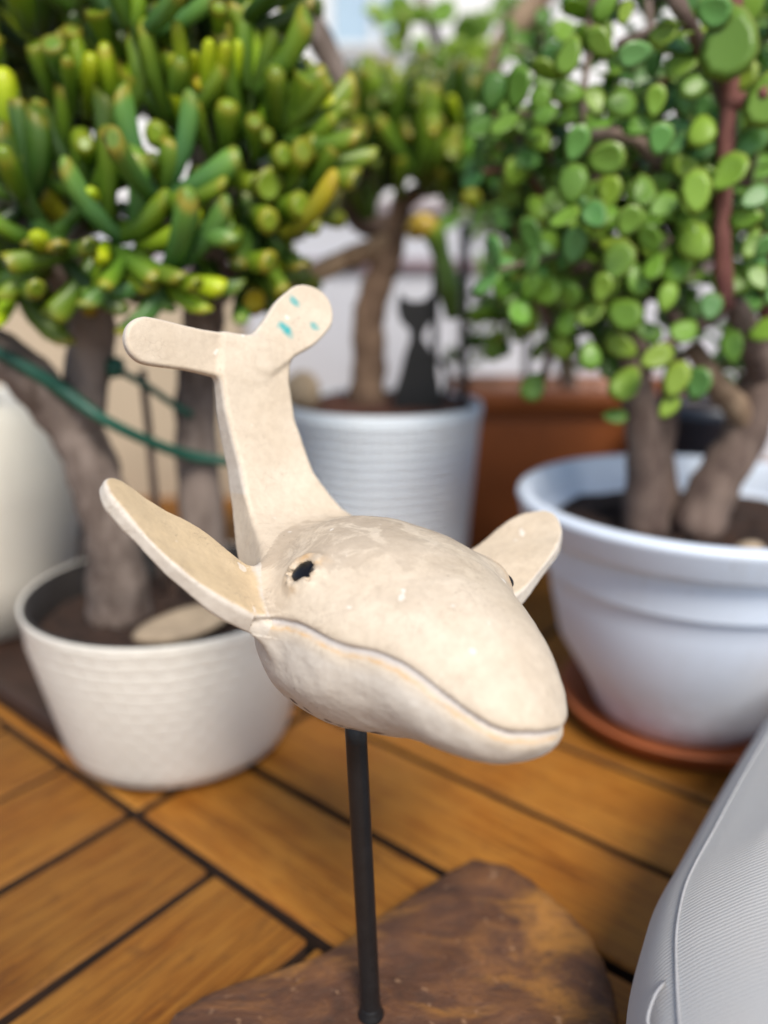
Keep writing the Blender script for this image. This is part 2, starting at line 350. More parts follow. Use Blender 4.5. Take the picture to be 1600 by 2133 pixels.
def smin(a, b, k):
    h = np.clip(0.5 + 0.5 * (b - a) / k, 0, 1); return b * (1 - h) + a * h - k * h * (1 - h)
def spl(x, xs, ys):                                          # smooth monotone-ish interpolation (cubic Hermite)
    xs = np.array(xs, float); ys = np.array(ys, float); m = np.gradient(ys, xs)
    xc = np.clip(x, xs[0], xs[-1]); i = np.clip(np.searchsorted(xs, xc) - 1, 0, len(xs) - 2)
    h = xs[i + 1] - xs[i]; t = (xc - xs[i]) / h
    return (2*t**3-3*t**2+1)*ys[i] + (t**3-2*t**2+t)*h*m[i] + (-2*t**3+3*t**2)*ys[i+1] + (t**3-t**2)*h*m[i+1]
# body stations (mm), x forward, y to the whale's left, z up; origin at the top of the rod
BX = [-73, -57, -40, -19, 5, 29, 52, 73, 87, 106]
BWD = [17, 32, 46, 57, 61, 56, 44, 35.5, 31.5, 28]
BTP = [69, 83, 92, 96, 95, 88.5, 77.5, 65, 57, 47]
BBT = [40, 23, 10, 2, 0, 4, 8, 7.5, 6, 5.5]
NX, NL, RX = 56.0, 46.0, -47.0
def body_sdf(x, y, z):
    wv = spl(x, BX, BWD); tp = spl(x, BX, BTP); bt = spl(x, BX, BBT)
    zc = bt + (tp - bt) * 0.46
    hz = np.where(z > zc, tp - zc, zc - bt)
    cap = np.clip((x - NX) / NL, 0, None); cap2 = np.clip((RX - x) / 30.0, 0, None)
    q = np.abs(y / wv) ** 2.15 + np.abs((z - zc) / hz) ** 2.1 + cap ** 2.7 + cap2 ** 2
    r = np.maximum(q, 1e-6) ** (1 / 2.12)
    return (r - 1) * np.minimum(wv, hz) * 0.9
def seg_dist(px, py, ax, ay, bx, by):
    dx, dy = bx - ax, by - ay; t = np.clip(((px - ax) * dx + (py - ay) * dy) / (dx * dx + dy * dy), 0, 1)
    return np.hypot(px - ax - t * dx, py - ay - t * dy), t
TAIL = [(-36, 62), (-58, 86), (-71, 112), (-77, 140), (-79, 160), (-80, 174)]
TAILW = [42, 31, 22, 20, 20, 20]
TAILY = [-8, -18, -28, -37, -41, -41]
_tp = catmull([Vector((a, 0, b)) for a, b in TAIL], 4); TAILW = lerp_list(TAILW, 4); TAILY = lerp_list(TAILY, 4); TAILT = lerp_list([15, 10, 7.5, 6.2, 5.6, 5.0], 4)
TAIL = [(p.x, p.z) for p in _tp]; NT_ = len(TAIL)
def slab(a, b, th, wd, r):                                    # rounded slab from distance a (thickness) and b (width)
    qx = np.abs(a) - th + r; qy = np.abs(b) - wd + r
    return np.hypot(np.maximum(qx, 0), np.maximum(qy, 0)) + np.minimum(np.maximum(qx, qy), 0) - r
def tail_sdf(x, y, z):
    best = None
    for i in range(len(TAIL) - 1):
        d, t = seg_dist(x, z, *TAIL[i], *TAIL[i + 1])
        s = i + t
        if best is None: best, bs = d, s
        else:
            mk = d < best; best = np.where(mk, d, best); bs = np.where(mk, s, bs)
    wd = spl(bs, range(NT_), TAILW); yc = spl(bs, range(NT_), TAILY); th = spl(bs, range(NT_), TAILT)
    return slab(best, y - yc, th, wd, 2.8)
def paddle_sdf(x, y, z, o, ax, nrm, L, prof, th, bend=0.0, r=1.7, sweep=0.0):
    ax = np.array(ax, float); ax /= np.linalg.norm(ax); nrm = np.array(nrm, float); nrm -= ax * (nrm @ ax); nrm /= np.linalg.norm(nrm); bn = np.cross(nrm, ax)
    dx, dy, dz = x - o[0], y - o[1], z - o[2]
    a = dx * ax[0] + dy * ax[1] + dz * ax[2]; b = dx * bn[0] + dy * bn[1] + dz * bn[2]; c = dx * nrm[0] + dy * nrm[1] + dz * nrm[2]
    u = np.clip(a / L, 0, 1); c = c - bend * u * u; b = b - sweep * u * u
    k = np.linspace(0, 1, len(prof)); wd = spl(u, k, prof)
    e = np.maximum(np.maximum(-a, a - (L - prof[-1])), 0)
    wloc = np.maximum(wd, 0.5)
    bb = np.hypot(b / wloc, e / prof[-1]) * wloc
    thv = th * (1 - 0.35 * u)
    return slab(c, bb, thv, wloc, np.minimum(r, thv * 0.95)) * 0.8
FLUKES = [dict(o=(-79, -42, 168), ax=(-0.02, -1, -0.02), nrm=(1, 0, 0.05), L=66, prof=[12.5, 11, 10.5, 11, 10.5], th=4.1, bend=3),
          dict(o=(-79, -35, 174), ax=(-0.05, 0.66, 0.75), nrm=(1, -0.2, 0.15), L=48, prof=[11, 12.5, 15, 14.5, 12], th=4.1, bend=4)]
FLIPS = [dict(o=(-6, -50, 48), ax=(-0.32, -0.84, 0.44), nrm=(0.55, 0.25, 0.80), L=94, prof=[15, 19, 20, 15, 7], th=4.7, bend=9, sweep=-6),
         dict(o=(0, 48, 57), ax=(0.0, 0.82, 0.55), nrm=(0.25, -0.55, 0.80), L=77, prof=[18, 22, 21, 18, 11], th=4.7, bend=5, sweep=4)]
EYES = [(10, -54, 72), (26, 44, 75)]
def eye_frame(e):
    p = np.array(EYES[e], float); g = np.zeros(3)
    for _ in range(12):
        h = 0.5; f0 = body_sdf(*[np.array([v]) for v in p])[0]
        for i in range(3):
            q = p.copy(); q[i] += h; g[i] = (body_sdf(*[np.array([v]) for v in q])[0] - f0) / h
        p = p - g * f0 / (g @ g)
    return p, g / np.linalg.norm(g)
EF = [(*eye_frame(0), 2.2), (*eye_frame(1), 5.0)]; EF[1] = (EF[1][0], EF[1][1], 4.6)
MX = [-40, -15, 17, 40, 56, 68, 80, 90, 96, 110]
MZ = [44, 47.5, 52, 47.5, 46.5, 42.5, 35.5, 30.5, 28, 27]
def mouth_t(x, y, z): return z - spl(x, MX, MZ)               # height above the mouth line
def whale_sdf(x, y, z, detail=True):
    db = body_sdf(x, y, z); dt = tail_sdf(x, y, z)
    for f in FLUKES: dt = smin(dt, paddle_sdf(x, y, z, **f), 3)
    df = [paddle_sdf(x, y, z, **f) for f in FLIPS]
    d = smin(smin(smin(db, dt, 16), df[0], 9), df[1], 9)
    if detail:
        d = d + 0.9 * vnoise(x, y, z, 19, 3) + 0.22 * vnoise(x, y, z, 6.5, 5) * (x > -60) + 0.05 * vnoise(x, y, z, 2.2, 6)
        m = mouth_t(x, y, z) + 0.5 * vnoise(x, y, z, 7, 51); fade = np.clip((x + 24) / 16, 0, 1) * (db < 8) * (db > -9)
        d = d + fade * (1.5 / (1 + np.exp(np.clip((m + 0.2) / 0.40, -40, 40))) * np.exp(-(np.minimum(m, 0) / 3.4) ** 2) - 0.3 * np.exp(-((m - 3.0) / 3.0) ** 2))
        for (p, g, am) in EF:
            dx, dy, dz = x - p[0], y - p[1], z - p[2]; r2 = dx * dx + dy * dy + dz * dz
            nn = 1 + 0.36 * vnoise(x, y, z, 3.6, 14); r = np.sqrt(r2) * nn
            d = d - am * np.exp(-r2 / 120.0) - 1.5 * (am < 3) * (1 + 0.6 * vnoise(x, y, z, 3.0, 15)) * np.exp(-((np.sqrt(r2) - 8.2) / 2.3) ** 2) + 3.0 * np.clip(1 - (r / 6.3) ** 6, 0, 1) * (am < 3)
    return d, db, dt, df[0], df[1]
def surface_nets(lo, hi, step):
    ax = [np.arange(l, h, step) for l, h in zip(lo, hi)]
    X, Y, Z = np.meshgrid(*ax, indexing='ij'); D = whale_sdf(X, Y, Z, False)[0]
    s = D < 0; nx, ny, nz = D.shape
    c8 = [s[i:nx-1+i, j:ny-1+j, k:nz-1+k] for i in (0, 1) for j in (0, 1) for k in (0, 1)]
    cnt = sum(c.astype(np.int8) for c in c8); act = (cnt > 0) & (cnt < 8)
    ids = np.full(act.shape, -1, np.int64); ids[act] = np.arange(act.sum()); I = np.argwhere(act)
    V = np.stack([ax[a][I[:, a]] + step / 2 for a in range(3)], 1); Q = []
    for a in range(3):
        b, c = (a + 1) % 3, (a + 2) % 3
        sl0 = [slice(None)] * 3; sl1 = [slice(None)] * 3; sl0[a] = slice(0, -1); sl1[a] = slice(1, None)
        chg = s[tuple(sl0)] != s[tuple(sl1)]; E = np.argwhere(chg)
        ok = (E[:, b] > 0) & (E[:, c] > 0) & (E[:, b] < ids.shape[b]) & (E[:, c] < ids.shape[c]); E = E[ok]
        inside = s[tuple(E.T)]
        def cell(db_, dc_):
            q = E.copy(); q[:, b] += db_; q[:, c] += dc_; return ids[tuple(q.T)]
        q = np.stack([cell(-1, -1), cell(0, -1), cell(0, 0), cell(-1, 0)], 1)
        q[~inside] = q[~inside][:, ::-1]; Q.append(q)
    return V, np.concatenate(Q)
def sdf_grad(V, detail, h=0.25):
    x, y, z = V.T; g = np.zeros_like(V)
    for s in ((1, 1, 1), (1, -1, -1), (-1, 1, -1), (-1, -1, 1)):
        f = whale_sdf(x + s[0] * h, y + s[1] * h, z + s[2] * h, detail)[0]
        for i in range(3): g[:, i] += s[i] * f
    return g / (4 * h)
def project(V, detail, it):
    for _ in range(it):
        f = whale_sdf(*V.T, detail)[0]; g = sdf_grad(V, detail); n2 = np.maximum((g * g).sum(1), 0.15)
        V = V - g * np.clip(f / n2, -2.5, 2.5)[:, None] * 0.9
    return V
def subdivide(V, Q):
    E = np.concatenate([Q[:, [i, (i + 1) % 4]] for i in range(4)]); Es = np.sort(E, 1)
    U, inv = np.unique(Es, axis=0, return_inverse=True); inv = inv.reshape(4, -1); n = len(V); m = len(U)
    V2 = np.concatenate([V, V[U].mean(1), V[Q].mean(1)]); fc = n + m + np.arange(len(Q)); out = []
    for i in range(4): out.append(np.stack([Q[:, i], n + inv[i], fc, n + inv[(i - 1) % 4]], 1))
    return V2, np.concatenate(out)
WV, WQ = surface_nets((-94, -152, -8), (112, 142, 232), 2.6)
WV = project(WV, False, 3); WV, WQ = subdivide(WV, WQ); WV = project(WV, True, 2); WV, WQ = subdivide(WV, WQ); WV = project(WV, True, 3)
WG = sdf_grad(WV, True); WN = WG / np.maximum(np.linalg.norm(WG, axis=1), 1e-6)[:, None]
WD, WDB, WDT, WF0, WF1 = whale_sdf(*WV.T, True)
x_, y_, z_ = WV.T
lab = np.zeros(len(WV), int); lab[(WDT < WDB - 1.5)] = 1; lab[(WF0 < WDB - 1.5) & (WF0 < WDT)] = 2; lab[(WF1 < WDB - 1.5) & (WF1 < WDT)] = 3
mt = mouth_t(x_, y_, z_) + 0.5 * vnoise(x_, y_, z_, 7, 51); mfade = np.clip((x_ + 24) / 16, 0, 1) * (lab == 0)
A = {}
A['groove'] = mfade * np.exp(-((mt + 1.3) / 1.5) ** 2)
A['lip'] = mfade * np.exp(-((mt + 4.0 + 0.6 * vnoise(x_, y_, z_, 3, 52)) / 0.75) ** 2) * np.clip((x_ + 20) / 20, 0, 1) * 0.9
A['pale'] = np.where(lab == 0, np.clip((-mt - 4) / 6, 0, 1), 0)
A['warm'] = np.zeros(len(WV)); A['stain'] = np.where(lab == 0, np.clip((WN[:, 2] - 0.35) / 0.3, 0, 1) * np.clip((70 - x_) / 60, 0, 1), 0)
for k, f in ((2, FLIPS[0]), (3, FLIPS[1])):
    nr = np.array(f['nrm']) / np.linalg.norm(f['nrm']); up = np.clip((WN @ nr - 0.75) / 0.15, 0, 1); mk = lab == k
    A['warm'][mk] = (up * (0.75 if k == 2 else 0.12))[mk]; A['pale'][mk] = np.maximum(A['pale'], (1 - up) * 0.9)[mk]
edge = np.clip((0.8 - np.abs(WN[:, 0])) / 0.3, 0, 1); mk = (lab == 1) & (z_ > 100); A['pale'][mk] = edge[mk] * 0.8
A['pale'] = np.clip(A['pale'], 0, 1)
for (p, g, am) in EF:
    r = np.sqrt(((WV - p) ** 2).sum(1)); rr = r * (1 + 0.2 * vnoise(x_, y_, z_, 4, 21))
    A['lip'] = np.maximum(A['lip'], np.exp(-((rr - 7.6) / 2.4) ** 2) * (0.45 + 0.7 * vnoise(x_, y_, z_, 5, 22)).clip(0, 1))
SC = np.array([(-10, -42, 15), (1, -43, 15.5), (11, -39, 13), (18, -31, 10), (26, -25, 8.5), (38, -24, 10)], float); sd_ = np.full(len(WV), 99.0)
for a_, b_ in zip(SC[:-1], SC[1:]):
    t_ = np.clip(((WV - a_) @ (b_ - a_)) / ((b_ - a_) @ (b_ - a_)), 0, 1); sd_ = np.minimum(sd_, np.linalg.norm(WV - a_ - t_[:, None] * (b_ - a_), axis=1))
A['scar'] = np.clip((2.9 + 2.6 * vnoise(x_, y_, z_, 4, 31) - sd_) / 0.7, 0, 1) * 0.95 * (lab == 0)
fk = FLUKES[1]; fo = np.array(fk['o'], float); fa = np.array(fk['ax']) / np.linalg.norm(fk['ax']); fnn = np.array(fk['nrm'], float); fnn -= fa * (fnn @ fa); fnn /= np.linalg.norm(fnn); fb = np.cross(fnn, fa)
rel = WV - fo; fu, fv = rel @ fa, rel @ fb; tl = np.zeros(len(WV))
TEAL = [(16, 2, 4.4, 2.9, 1.0), (31, 8.5, 3.6, 2.2, 0.85), (30, -8, 3.0, 2.2, 0.85)]
for (u0, v0, ru, rv, st) in TEAL:
    q = np.hypot((fv - v0) / ru, (fu - u0) / rv) * (1 + 0.35 * vnoise(x_, y_, z_, 2.2, 41)); tl = np.maximum(tl, np.clip((1.3 - q) / 0.9, 0, 1) * st * (0.95 + 0.35 * vnoise(x_, y_, z_, 1.8, 43)).clip(0.3, 1))
A['teal'] = tl * (lab == 1) * (WN @ fnn > 0.2)

PSI, WPI, WRO = math.radians(37.2), math.radians(-9), math.radians(-14.2)
ROD_Y = 0.324
ROD_TOP = at(742, 1535, ROD_Y); ROD_BOT = at(773, 2112, ROD_Y)
fwd = Vector((math.sin(PSI) * math.cos(WPI), -math.cos(PSI) * math.cos(WPI), -math.sin(WPI)))
lft = Vector((math.cos(PSI), math.sin(PSI), 0)); upv = fwd.cross(lft)
Rr = Matrix.Rotation(WRO, 3, fwd); lft = Rr @ lft; upv = Rr @ upv
WM = Matrix(((fwd.x, lft.x, upv.x, 0), (fwd.y, lft.y, upv.y, 0), (fwd.z, lft.z, upv.z, 0), (0, 0, 0, 1)))
WM = Matrix.Translation(ROD_TOP + Vector((0.0085, 0.002, 0.0054))) @ WM @ Matrix.Scale(0.001, 4)
STONE_TOP = ROD_BOT.z
whale = empty('whale_sculpture', (ROD_BOT.x, ROD_BOT.y, 0.0), 'cream glazed ceramic whale on a black rod fixed in a brown stone base', 'sculpture')
WMn = np.array(WM); VW = WV @ WMn[:3, :3].T + WMn[:3, 3] - np.array(whale.location)
NW = WN @ (WMn[:3, :3] / 0.001).T
flab = np.array([np.bincount(lab[q], minlength=4).argmax() for q in WQ]) if len(WQ) < 1 else lab[WQ[:, 0]]
def whale_part(name, k, parent):
    Q = WQ[flab == k]; used, inv = np.unique(Q, return_inverse=True); Q2 = inv.reshape(-1, 4)
    me = bpy.data.meshes.new(name); me.vertices.add(len(used)); me.vertices.foreach_set('co', VW[used].astype(np.float32).ravel())
    me.loops.add(Q2.size); me.loops.foreach_set('vertex_index', Q2.ravel().astype(np.int32))
    me.polygons.add(len(Q2)); me.polygons.foreach_set('loop_start', np.arange(0, Q2.size, 4, dtype=np.int32))
    me.polygons.foreach_set('use_smooth', np.ones(len(Q2), bool)); me.update(calc_edges=True); me.validate()
    for n in A:
        at_ = me.attributes.new(n, 'FLOAT', 'POINT'); at_.data.foreach_set('value', A[n][used].astype(np.float32))
    me.normals_split_custom_set_from_vertices(NW[used].astype(np.float32))
    me.materials.append(M['ceramic']); o = bpy.data.objects.new(name, me); col.objects.link(o); o.parent = parent; return o
wbody = whale_part('body', 0, whale); whale_part('tail', 1, whale); whale_part('flipper', 2, whale); whale_part('flipper', 3, whale)
for (p, g, am) in EF:                                             # black inlaid eyes
    bm = bmesh.new(); bmesh.ops.create_icosphere(bm, subdivisions=3, radius=1.0)
    q = Vector(g).to_track_quat('Z', 'Y').to_matrix()
    for v in bm.verts:
        v.co = q @ Vector((v.co.x * (7.2 if am < 3 else 3.8), v.co.y * (7.2 if am < 3 else 3.8), v.co.z * 2.6))
        v.co = (WM @ (v.co + (Vector(p) + Vector(g) * -0.6 if am < 3 else Vector(p) + Vector(g) * 3.0 + Vector((3.0, 1.0, -4.0))))) - whale.location
    link('eye', bm_mesh(bm, 'eye', M['eye'], True), wbody, keep_world=False)
rb_, rt_ = ROD_BOT - whale.location, ROD_TOP - whale.location
rv = (rt_ - rb_).normalized()
V, F = tube([rb_ - rv * 0.01, rb_ + (rt_ - rb_) * 0.5, rt_ + rv * 0.014], [0.0052, 0.00515, 0.0051], 24, 6)
link('support_rod', mesh_data('support_rod', V, F, True, M['iron']), whale, keep_world=False)
V, F = tube([rb_ + rv * 0.000, rb_ + rv * 0.003, rb_ + rv * 0.007], [0.0072, 0.0060, 0.0050], 20, 2)
link('weld_bead', mesh_data('weld_bead', V, F, True, M['iron']), whale, keep_world=False)
# stone base: outline on its top plane, rounded edge, uneven face
outl = [(985, 1790), (1068, 1808), (1130, 1850), (1185, 1898), (1236, 1955), (1268, 2025), (1286, 2095), (1288, 2165), (1250, 2260), (1120, 2370), (900, 2440), (620, 2420), (420, 2330), (330, 2230), (345, 2135), (430, 2075), (545, 2035), (680, 1985), (800, 1905), (900, 1840)]
OP = catmull([ground(u, v, STONE_TOP - 0.004) for (u, v) in outl] + [ground(*outl[0], STONE_TOP - 0.004)], 5)[:-1]
cen = sum(OP, Vector()) / len(OP); rs = random.Random(5); V = []; F = []; nO = len(OP)
rings = [(1.0, -1.0), (1.015, 0.45), (1.0, 0.75), (0.975, 0.93), (0.92, 1.0), (0.8, 1.0), (0.65, 1.0), (0.5, 1.0), (0.35, 1.0), (0.2, 1.0), (0.08, 1.0)]
for (s, h) in rings:
    for i, p in enumerate(OP):
        q = cen + (p - cen) * (s * (1 + (0.006 * math.sin(i * 1.7) + 0.01 * (rs.random() - .5)) * (s > 0.9)))
        z = 0.0 if h < 0 else STONE_TOP * h + (0.0016 * math.sin(q.x * 95 + 1) * math.sin(q.y * 120) + 0.0007 * (rs.random() - .5)) * (s < 0.97)
        V.append(Vector((q.x, q.y, max(z, 0.0005))) - whale.location)
for j in range(len(rings) - 1):
    for i in range(nO): i2 = (i + 1) % nO; F.append((j * nO + i, j * nO + i2, (j + 1) * nO + i2, (j + 1) * nO + i))
F.append(tuple(range((len(rings) - 1) * nO, len(rings) * nO)))
link('stone_base', mesh_data('stone_base', V, F, True, M['stone']), whale, keep_world=False)
#@@END
# ------------------------------------------------------------------ pots
def part(name, VF, mat, parent, smooth=True):
    V, F = VF; w_ = world_mat(parent).inverted()
    return link(name, mesh_data(name, [w_ @ Vector(v) for v in V], F, smooth, mat), parent, keep_world=False)
def lumpy_disc(c, r, z, amp, seed, seg=40, rings=10):
    rr = random.Random(seed); V = [Vector((c.x, c.y, z))]; F = []
    for i in range(1, rings + 1):
        for k in range(seg):
            a = 2 * math.pi * k / seg; q = r * i / rings
            V.append(Vector((c.x + q * math.cos(a), c.y + q * math.sin(a), z + amp * (rr.random() - 0.5))))
    for k in range(seg): F.append((0, 1 + k, 1 + (k + 1) % seg))
    for i in range(rings - 1):
        for k in range(seg):
            a, b = 1 + i * seg + k, 1 + i * seg + (k + 1) % seg; F.append((a, a + seg, b + seg, b))
    return V, F
# left cream pot
_f = ground(335, 1655); LPY = _f.y + 0.088; LPX = at(378, 1500, LPY).x; LPZ = at(345, 1222, LPY).z
LR = px2m(292, LPY, 1222)
lp = empty('flower_pot', (LPX, LPY, 0), 'cream tapered pot with dark liner under the finger-leaved succulent on the left', 'pot')
pr = [(0.0, 0.004), (0.084, 0.004), (0.095, 0.010), (0.0995, 0.022), (LR * 0.985, LPZ * 0.80), (LR * 0.99, LPZ - 0.010), (LR, LPZ - 0.004), (LR, LPZ), (LR - 0.0015, LPZ + 0.0006), (LR - 0.003, LPZ - 0.003)]
part('pot_body', lathe(pr, 72, LPX, LPY), M['cream_weave'], lp)
part('liner', lathe([(LR - 0.0026, LPZ - 0.002), (LR - 0.0032, LPZ + 0.0003), (LR - 0.006, LPZ), (LR - 0.011, LPZ - 0.05)], 72, LPX, LPY), M['liner'], lp)
part('soil', lumpy_disc(lp.location, LR - 0.012, LPZ - 0.026, 0.006, 1), M['soil'], lp)
def pebble(u, v, Y, sx, sy, sz, label, z=None, rot=0.3, mat='pebble', name='stone'):
    p = at(u, v, Y); p.z = p.z if z is None else z
    bm = bmesh.new(); bmesh.ops.create_icosphere(bm, subdivisions=3, radius=1); rr = random.Random(int(u))
    ph = [rr.random() * 6 for _ in range(3)]
    for q in bm.verts:
        k = 1 + 0.10 * math.sin(2.3 * q.co.x + ph[0]) + 0.09 * math.sin(2.9 * q.co.y + ph[1])
        q.co = Vector((q.co.x * sx * k, q.co.y * sy * k, q.co.z * sz * k))
    o = link(name, bm_mesh(bm, name, M[mat], True), loc=p); o.rotation_euler = (0.1, -0.12, rot); return tag(o, label, 'stone')
pebble(395, 1262, LPY - 0.035, 0.046, 0.020, 0.008, 'flat beige stone lying on the soil of the cream pot', z=LPZ - 0.018, rot=0.5)
# big pale pot at the left edge
_f = ground(40, 1400); BPY = _f.y + 0.13; BPX = at(-55, 1100, BPY).x; s_ = px2m(232, BPY, 1000); bz = at(0, 832, BPY).z
bp = empty('flower_pot', (BPX, BPY, 0.006), 'large rounded cream pot cut off by the left edge of the picture', 'pot')
part('pot_body', lathe([(0, 0.006), (s_ * 0.60, 0.006), (s_ * 0.72, 0.012), (s_ * 0.86, bz * 0.28), (s_, bz * 0.62), (s_ * 0.995, bz * 0.78), (s_ * 0.90, bz * 0.92), (s_ * 0.76, bz), (s_ * 0.70, bz + 0.004), (s_ * 0.66, bz - 0.002), (s_ * 0.64, bz - 0.03)], 72, BPX, BPY), M['cream_pot'], bp)
part('soil', lumpy_disc(bp.location, s_ * 0.66, bz - 0.014, 0.006, 2), M['soil'], bp)
tc_ = nB * (N0 + 0.20 + 0.004) + dB * (ground(165, 1625).dot(dB) - 0.30)
tray = empty('shade_tray', (tc_.x, tc_.y, 0), 'low dark brown tray added in place of the shade on the deck under the large left pot', 'tray'); tray.rotation_euler = (0, 0, aB)  # made-up tray, its dark colour stands in for shade beside the pots
for (a, b, c, d, e) in ((0, 0, .003, .56, .39), (0, .19, .012, .56, .012), (0, -.19, .012, .56, .012), (.276, 0, .0125, .012, .366), (-.276, 0, .0125, .012, .366)):
    o = link('shade_tray_floor' if c < .01 else 'shade_tray_edge', bm_mesh(box(a, b, c, d, e, .005 if c < .01 else .02, .0015), 'tray', M['tray_shade']), tray, keep_world=False)
# middle white woven pot
MPY = 0.93; MPX = at(797, 860, MPY).x; MR = px2m(206, MPY, 850); MZ_ = at(800, 836, MPY).z
mp = empty('flower_pot', (MPX, MPY, 0), 'white woven-texture pot behind the whale holding the cat stake', 'pot')
part('pot_body', lathe([(0, 0.003), (MR * 0.80, 0.003), (MR * 0.845, 0.012), (MR * 0.985, MZ_ - 0.016), (MR, MZ_ - 0.012), (MR, MZ_), (MR - 0.004, MZ_ + 0.001), (MR - 0.006, MZ_ - 0.03)], 96, MPX, MPY), M['weave'], mp)
part('soil', lumpy_disc(mp.location, MR - 0.004, MZ_ - 0.003, 0.009, 3), M['redsoil'], mp)
pebble(628, 812, MPY - 0.02, 0.020, 0.018, 0.026, 'upright pale stone at the left rim of the white woven pot', z=MZ_ + 0.012)
# right white pot with saucer
_f = ground(1395, 1606); RPY = _f.y + 0.092; RPX = at(1400, 1500, RPY).x + 0.004; RPZ = at(1440, 1026, RPY).z
RR = px2m(382, RPY, 1040); rb0 = 0.078
sc_o = empty('plant_saucer', (RPX, RPY, 0), 'round terracotta saucer under the blue-white pot on the right', 'saucer')
part('dish', lathe([(0, 0.002), (0.088, 0.002), (0.100, 0.006), (0.108, 0.020), (0.1115, 0.023), (0.109, 0.0245), (0.104, 0.021), (0.094, 0.009), (0, 0.008)], 72, RPX, RPY), M['terracotta'], sc_o)
rp = empty('flower_pot', (RPX, RPY, 0.009), 'blue-white round pot with banded rim under the round-leaved jade plant', 'pot')
part('pot_body', lathe([(0, 0.0095), (rb0 - 0.006, 0.0095), (rb0, 0.014), (rb0 + 0.009, 0.036), (RR * 0.715, RPZ * 0.38), (RR * 0.785, RPZ * 0.60), (RR * 0.815, RPZ * 0.725), (RR * 0.825, RPZ * 0.732), (RR * 0.832, RPZ * 0.745), (RR * 0.855, RPZ * 0.86), (RR * 0.88, RPZ * 0.868)], 96, RPX, RPY), M['white_pot'], rp)
part('rim', lathe([(RR * 0.88, RPZ * 0.866), (RR * 0.945, RPZ * 0.870), (RR * 0.965, RPZ * 0.885), (RR * 0.985, RPZ * 0.96), (RR, RPZ * 0.975), (RR * 0.995, RPZ * 0.99), (RR * 0.975, RPZ * 1.0), (RR * 0.94, RPZ * 1.002), (RR * 0.915, RPZ * 0.985), (RR * 0.88, RPZ * 0.86), (RR * 0.84, RPZ * 0.70)], 96, RPX, RPY), M['white_pot'], rp)
part('soil', lumpy_disc(Vector((RPX, RPY, 0)), RR * 0.87, RPZ * 0.835, 0.010, 4), M['soil'], rp)
for i, (u, v, dy) in enumerate([(1170, 1072, -0.02), (1560, 1110, -0.07), (1210, 1095, -0.05)]):
    pebble(u, v, RPY + dy, 0.016 - 0.003 * i, 0.012, 0.009, ['small dark clod on the soil left of the jade trunk', 'pale stone on the soil at the right of the jade pot', 'small tan stone near the front rim of the jade pot'][i], z=RPZ * 0.86, mat=['soil', 'pebble', 'pebble'][i])
# terracotta-brown trough behind, and dark pot behind the jade
TRY = 1.22; tl_, tr_ = at(985, 800, TRY).x, at(1310, 800, TRY).x; tz = at(1100, 795, TRY).z; t0 = at(1100, 1040, TRY).z
tro = empty('planter_trough', ((tl_ + tr_) / 2, TRY, 0), 'brown rectangular trough planter between the white woven pot and the jade pot', 'planter')
cx = (tl_ + tr_) / 2 + 0.02; wd_ = tr_ - tl_ + 0.10; dp = 0.17
def rect_loft(cx, cy, prof):
    V = []; F = []; n = 28
    for (hx, hy, z) in prof:
        for k in range(n):
            a = 2 * math.pi * (k + 0.5) / n; c, s = math.cos(a), math.sin(a)
            V.append((cx + hx * math.copysign(abs(c) ** 0.22, c), cy + hy * math.copysign(abs(s) ** 0.22, s), z))
    for j in range(len(prof) - 1):
        for k in range(n): k2 = (k + 1) % n; F.append((j * n + k, j * n + k2, (j + 1) * n + k2, (j + 1) * n + k))
    return V, F
hx, hy = wd_ / 2, dp / 2
part('trough_body', rect_loft(cx, TRY, [(hx * .02, hy * .02, 0.003), (hx * .90, hy * .82, 0.003), (hx * .92, hy * .85, 0.012), (hx * .985, hy * .95, tz - 0.036)]), M['trough'], tro)
part('rim', rect_loft(cx, TRY, [(hx * .985, hy * .95, tz - 0.0365), (hx * 1.03, hy * 1.06, tz - 0.035), (hx * 1.03, hy * 1.06, tz - 0.003), (hx * 1.02, hy * 1.04, tz), (hx * .97, hy * .92, tz), (hx * .955, hy * .90, tz - 0.04)]), M['trough'], tro)
part('soil', rect_loft(cx, TRY, [(hx * .96, hy * .9, tz - 0.02), (hx * .01, hy * .01, tz - 0.016)]), M['soil'], tro)
DPY = 1.05; dx_ = at(1470, 880, DPY).x; dr = px2m(120, DPY, 900); dz = at(1440, 835, DPY).z
dpo = empty('flower_pot', (dx_, DPY, 0), 'dark navy pot showing behind the jade trunks', 'pot')
part('pot_body', lathe([(0, 0.003), (dr * 0.75, 0.003), (dr * 0.8, 0.01), (dr * 0.97, dz - 0.02), (dr, dz - 0.018), (dr, dz), (dr * 0.95, dz + 0.001), (dr * 0.93, dz - 0.03)], 56, dx_, DPY), M['navy'], dpo)
part('soil', lumpy_disc(dpo.location, dr * 0.94, dz - 0.012, 0.006, 6), M['soil'], dpo)

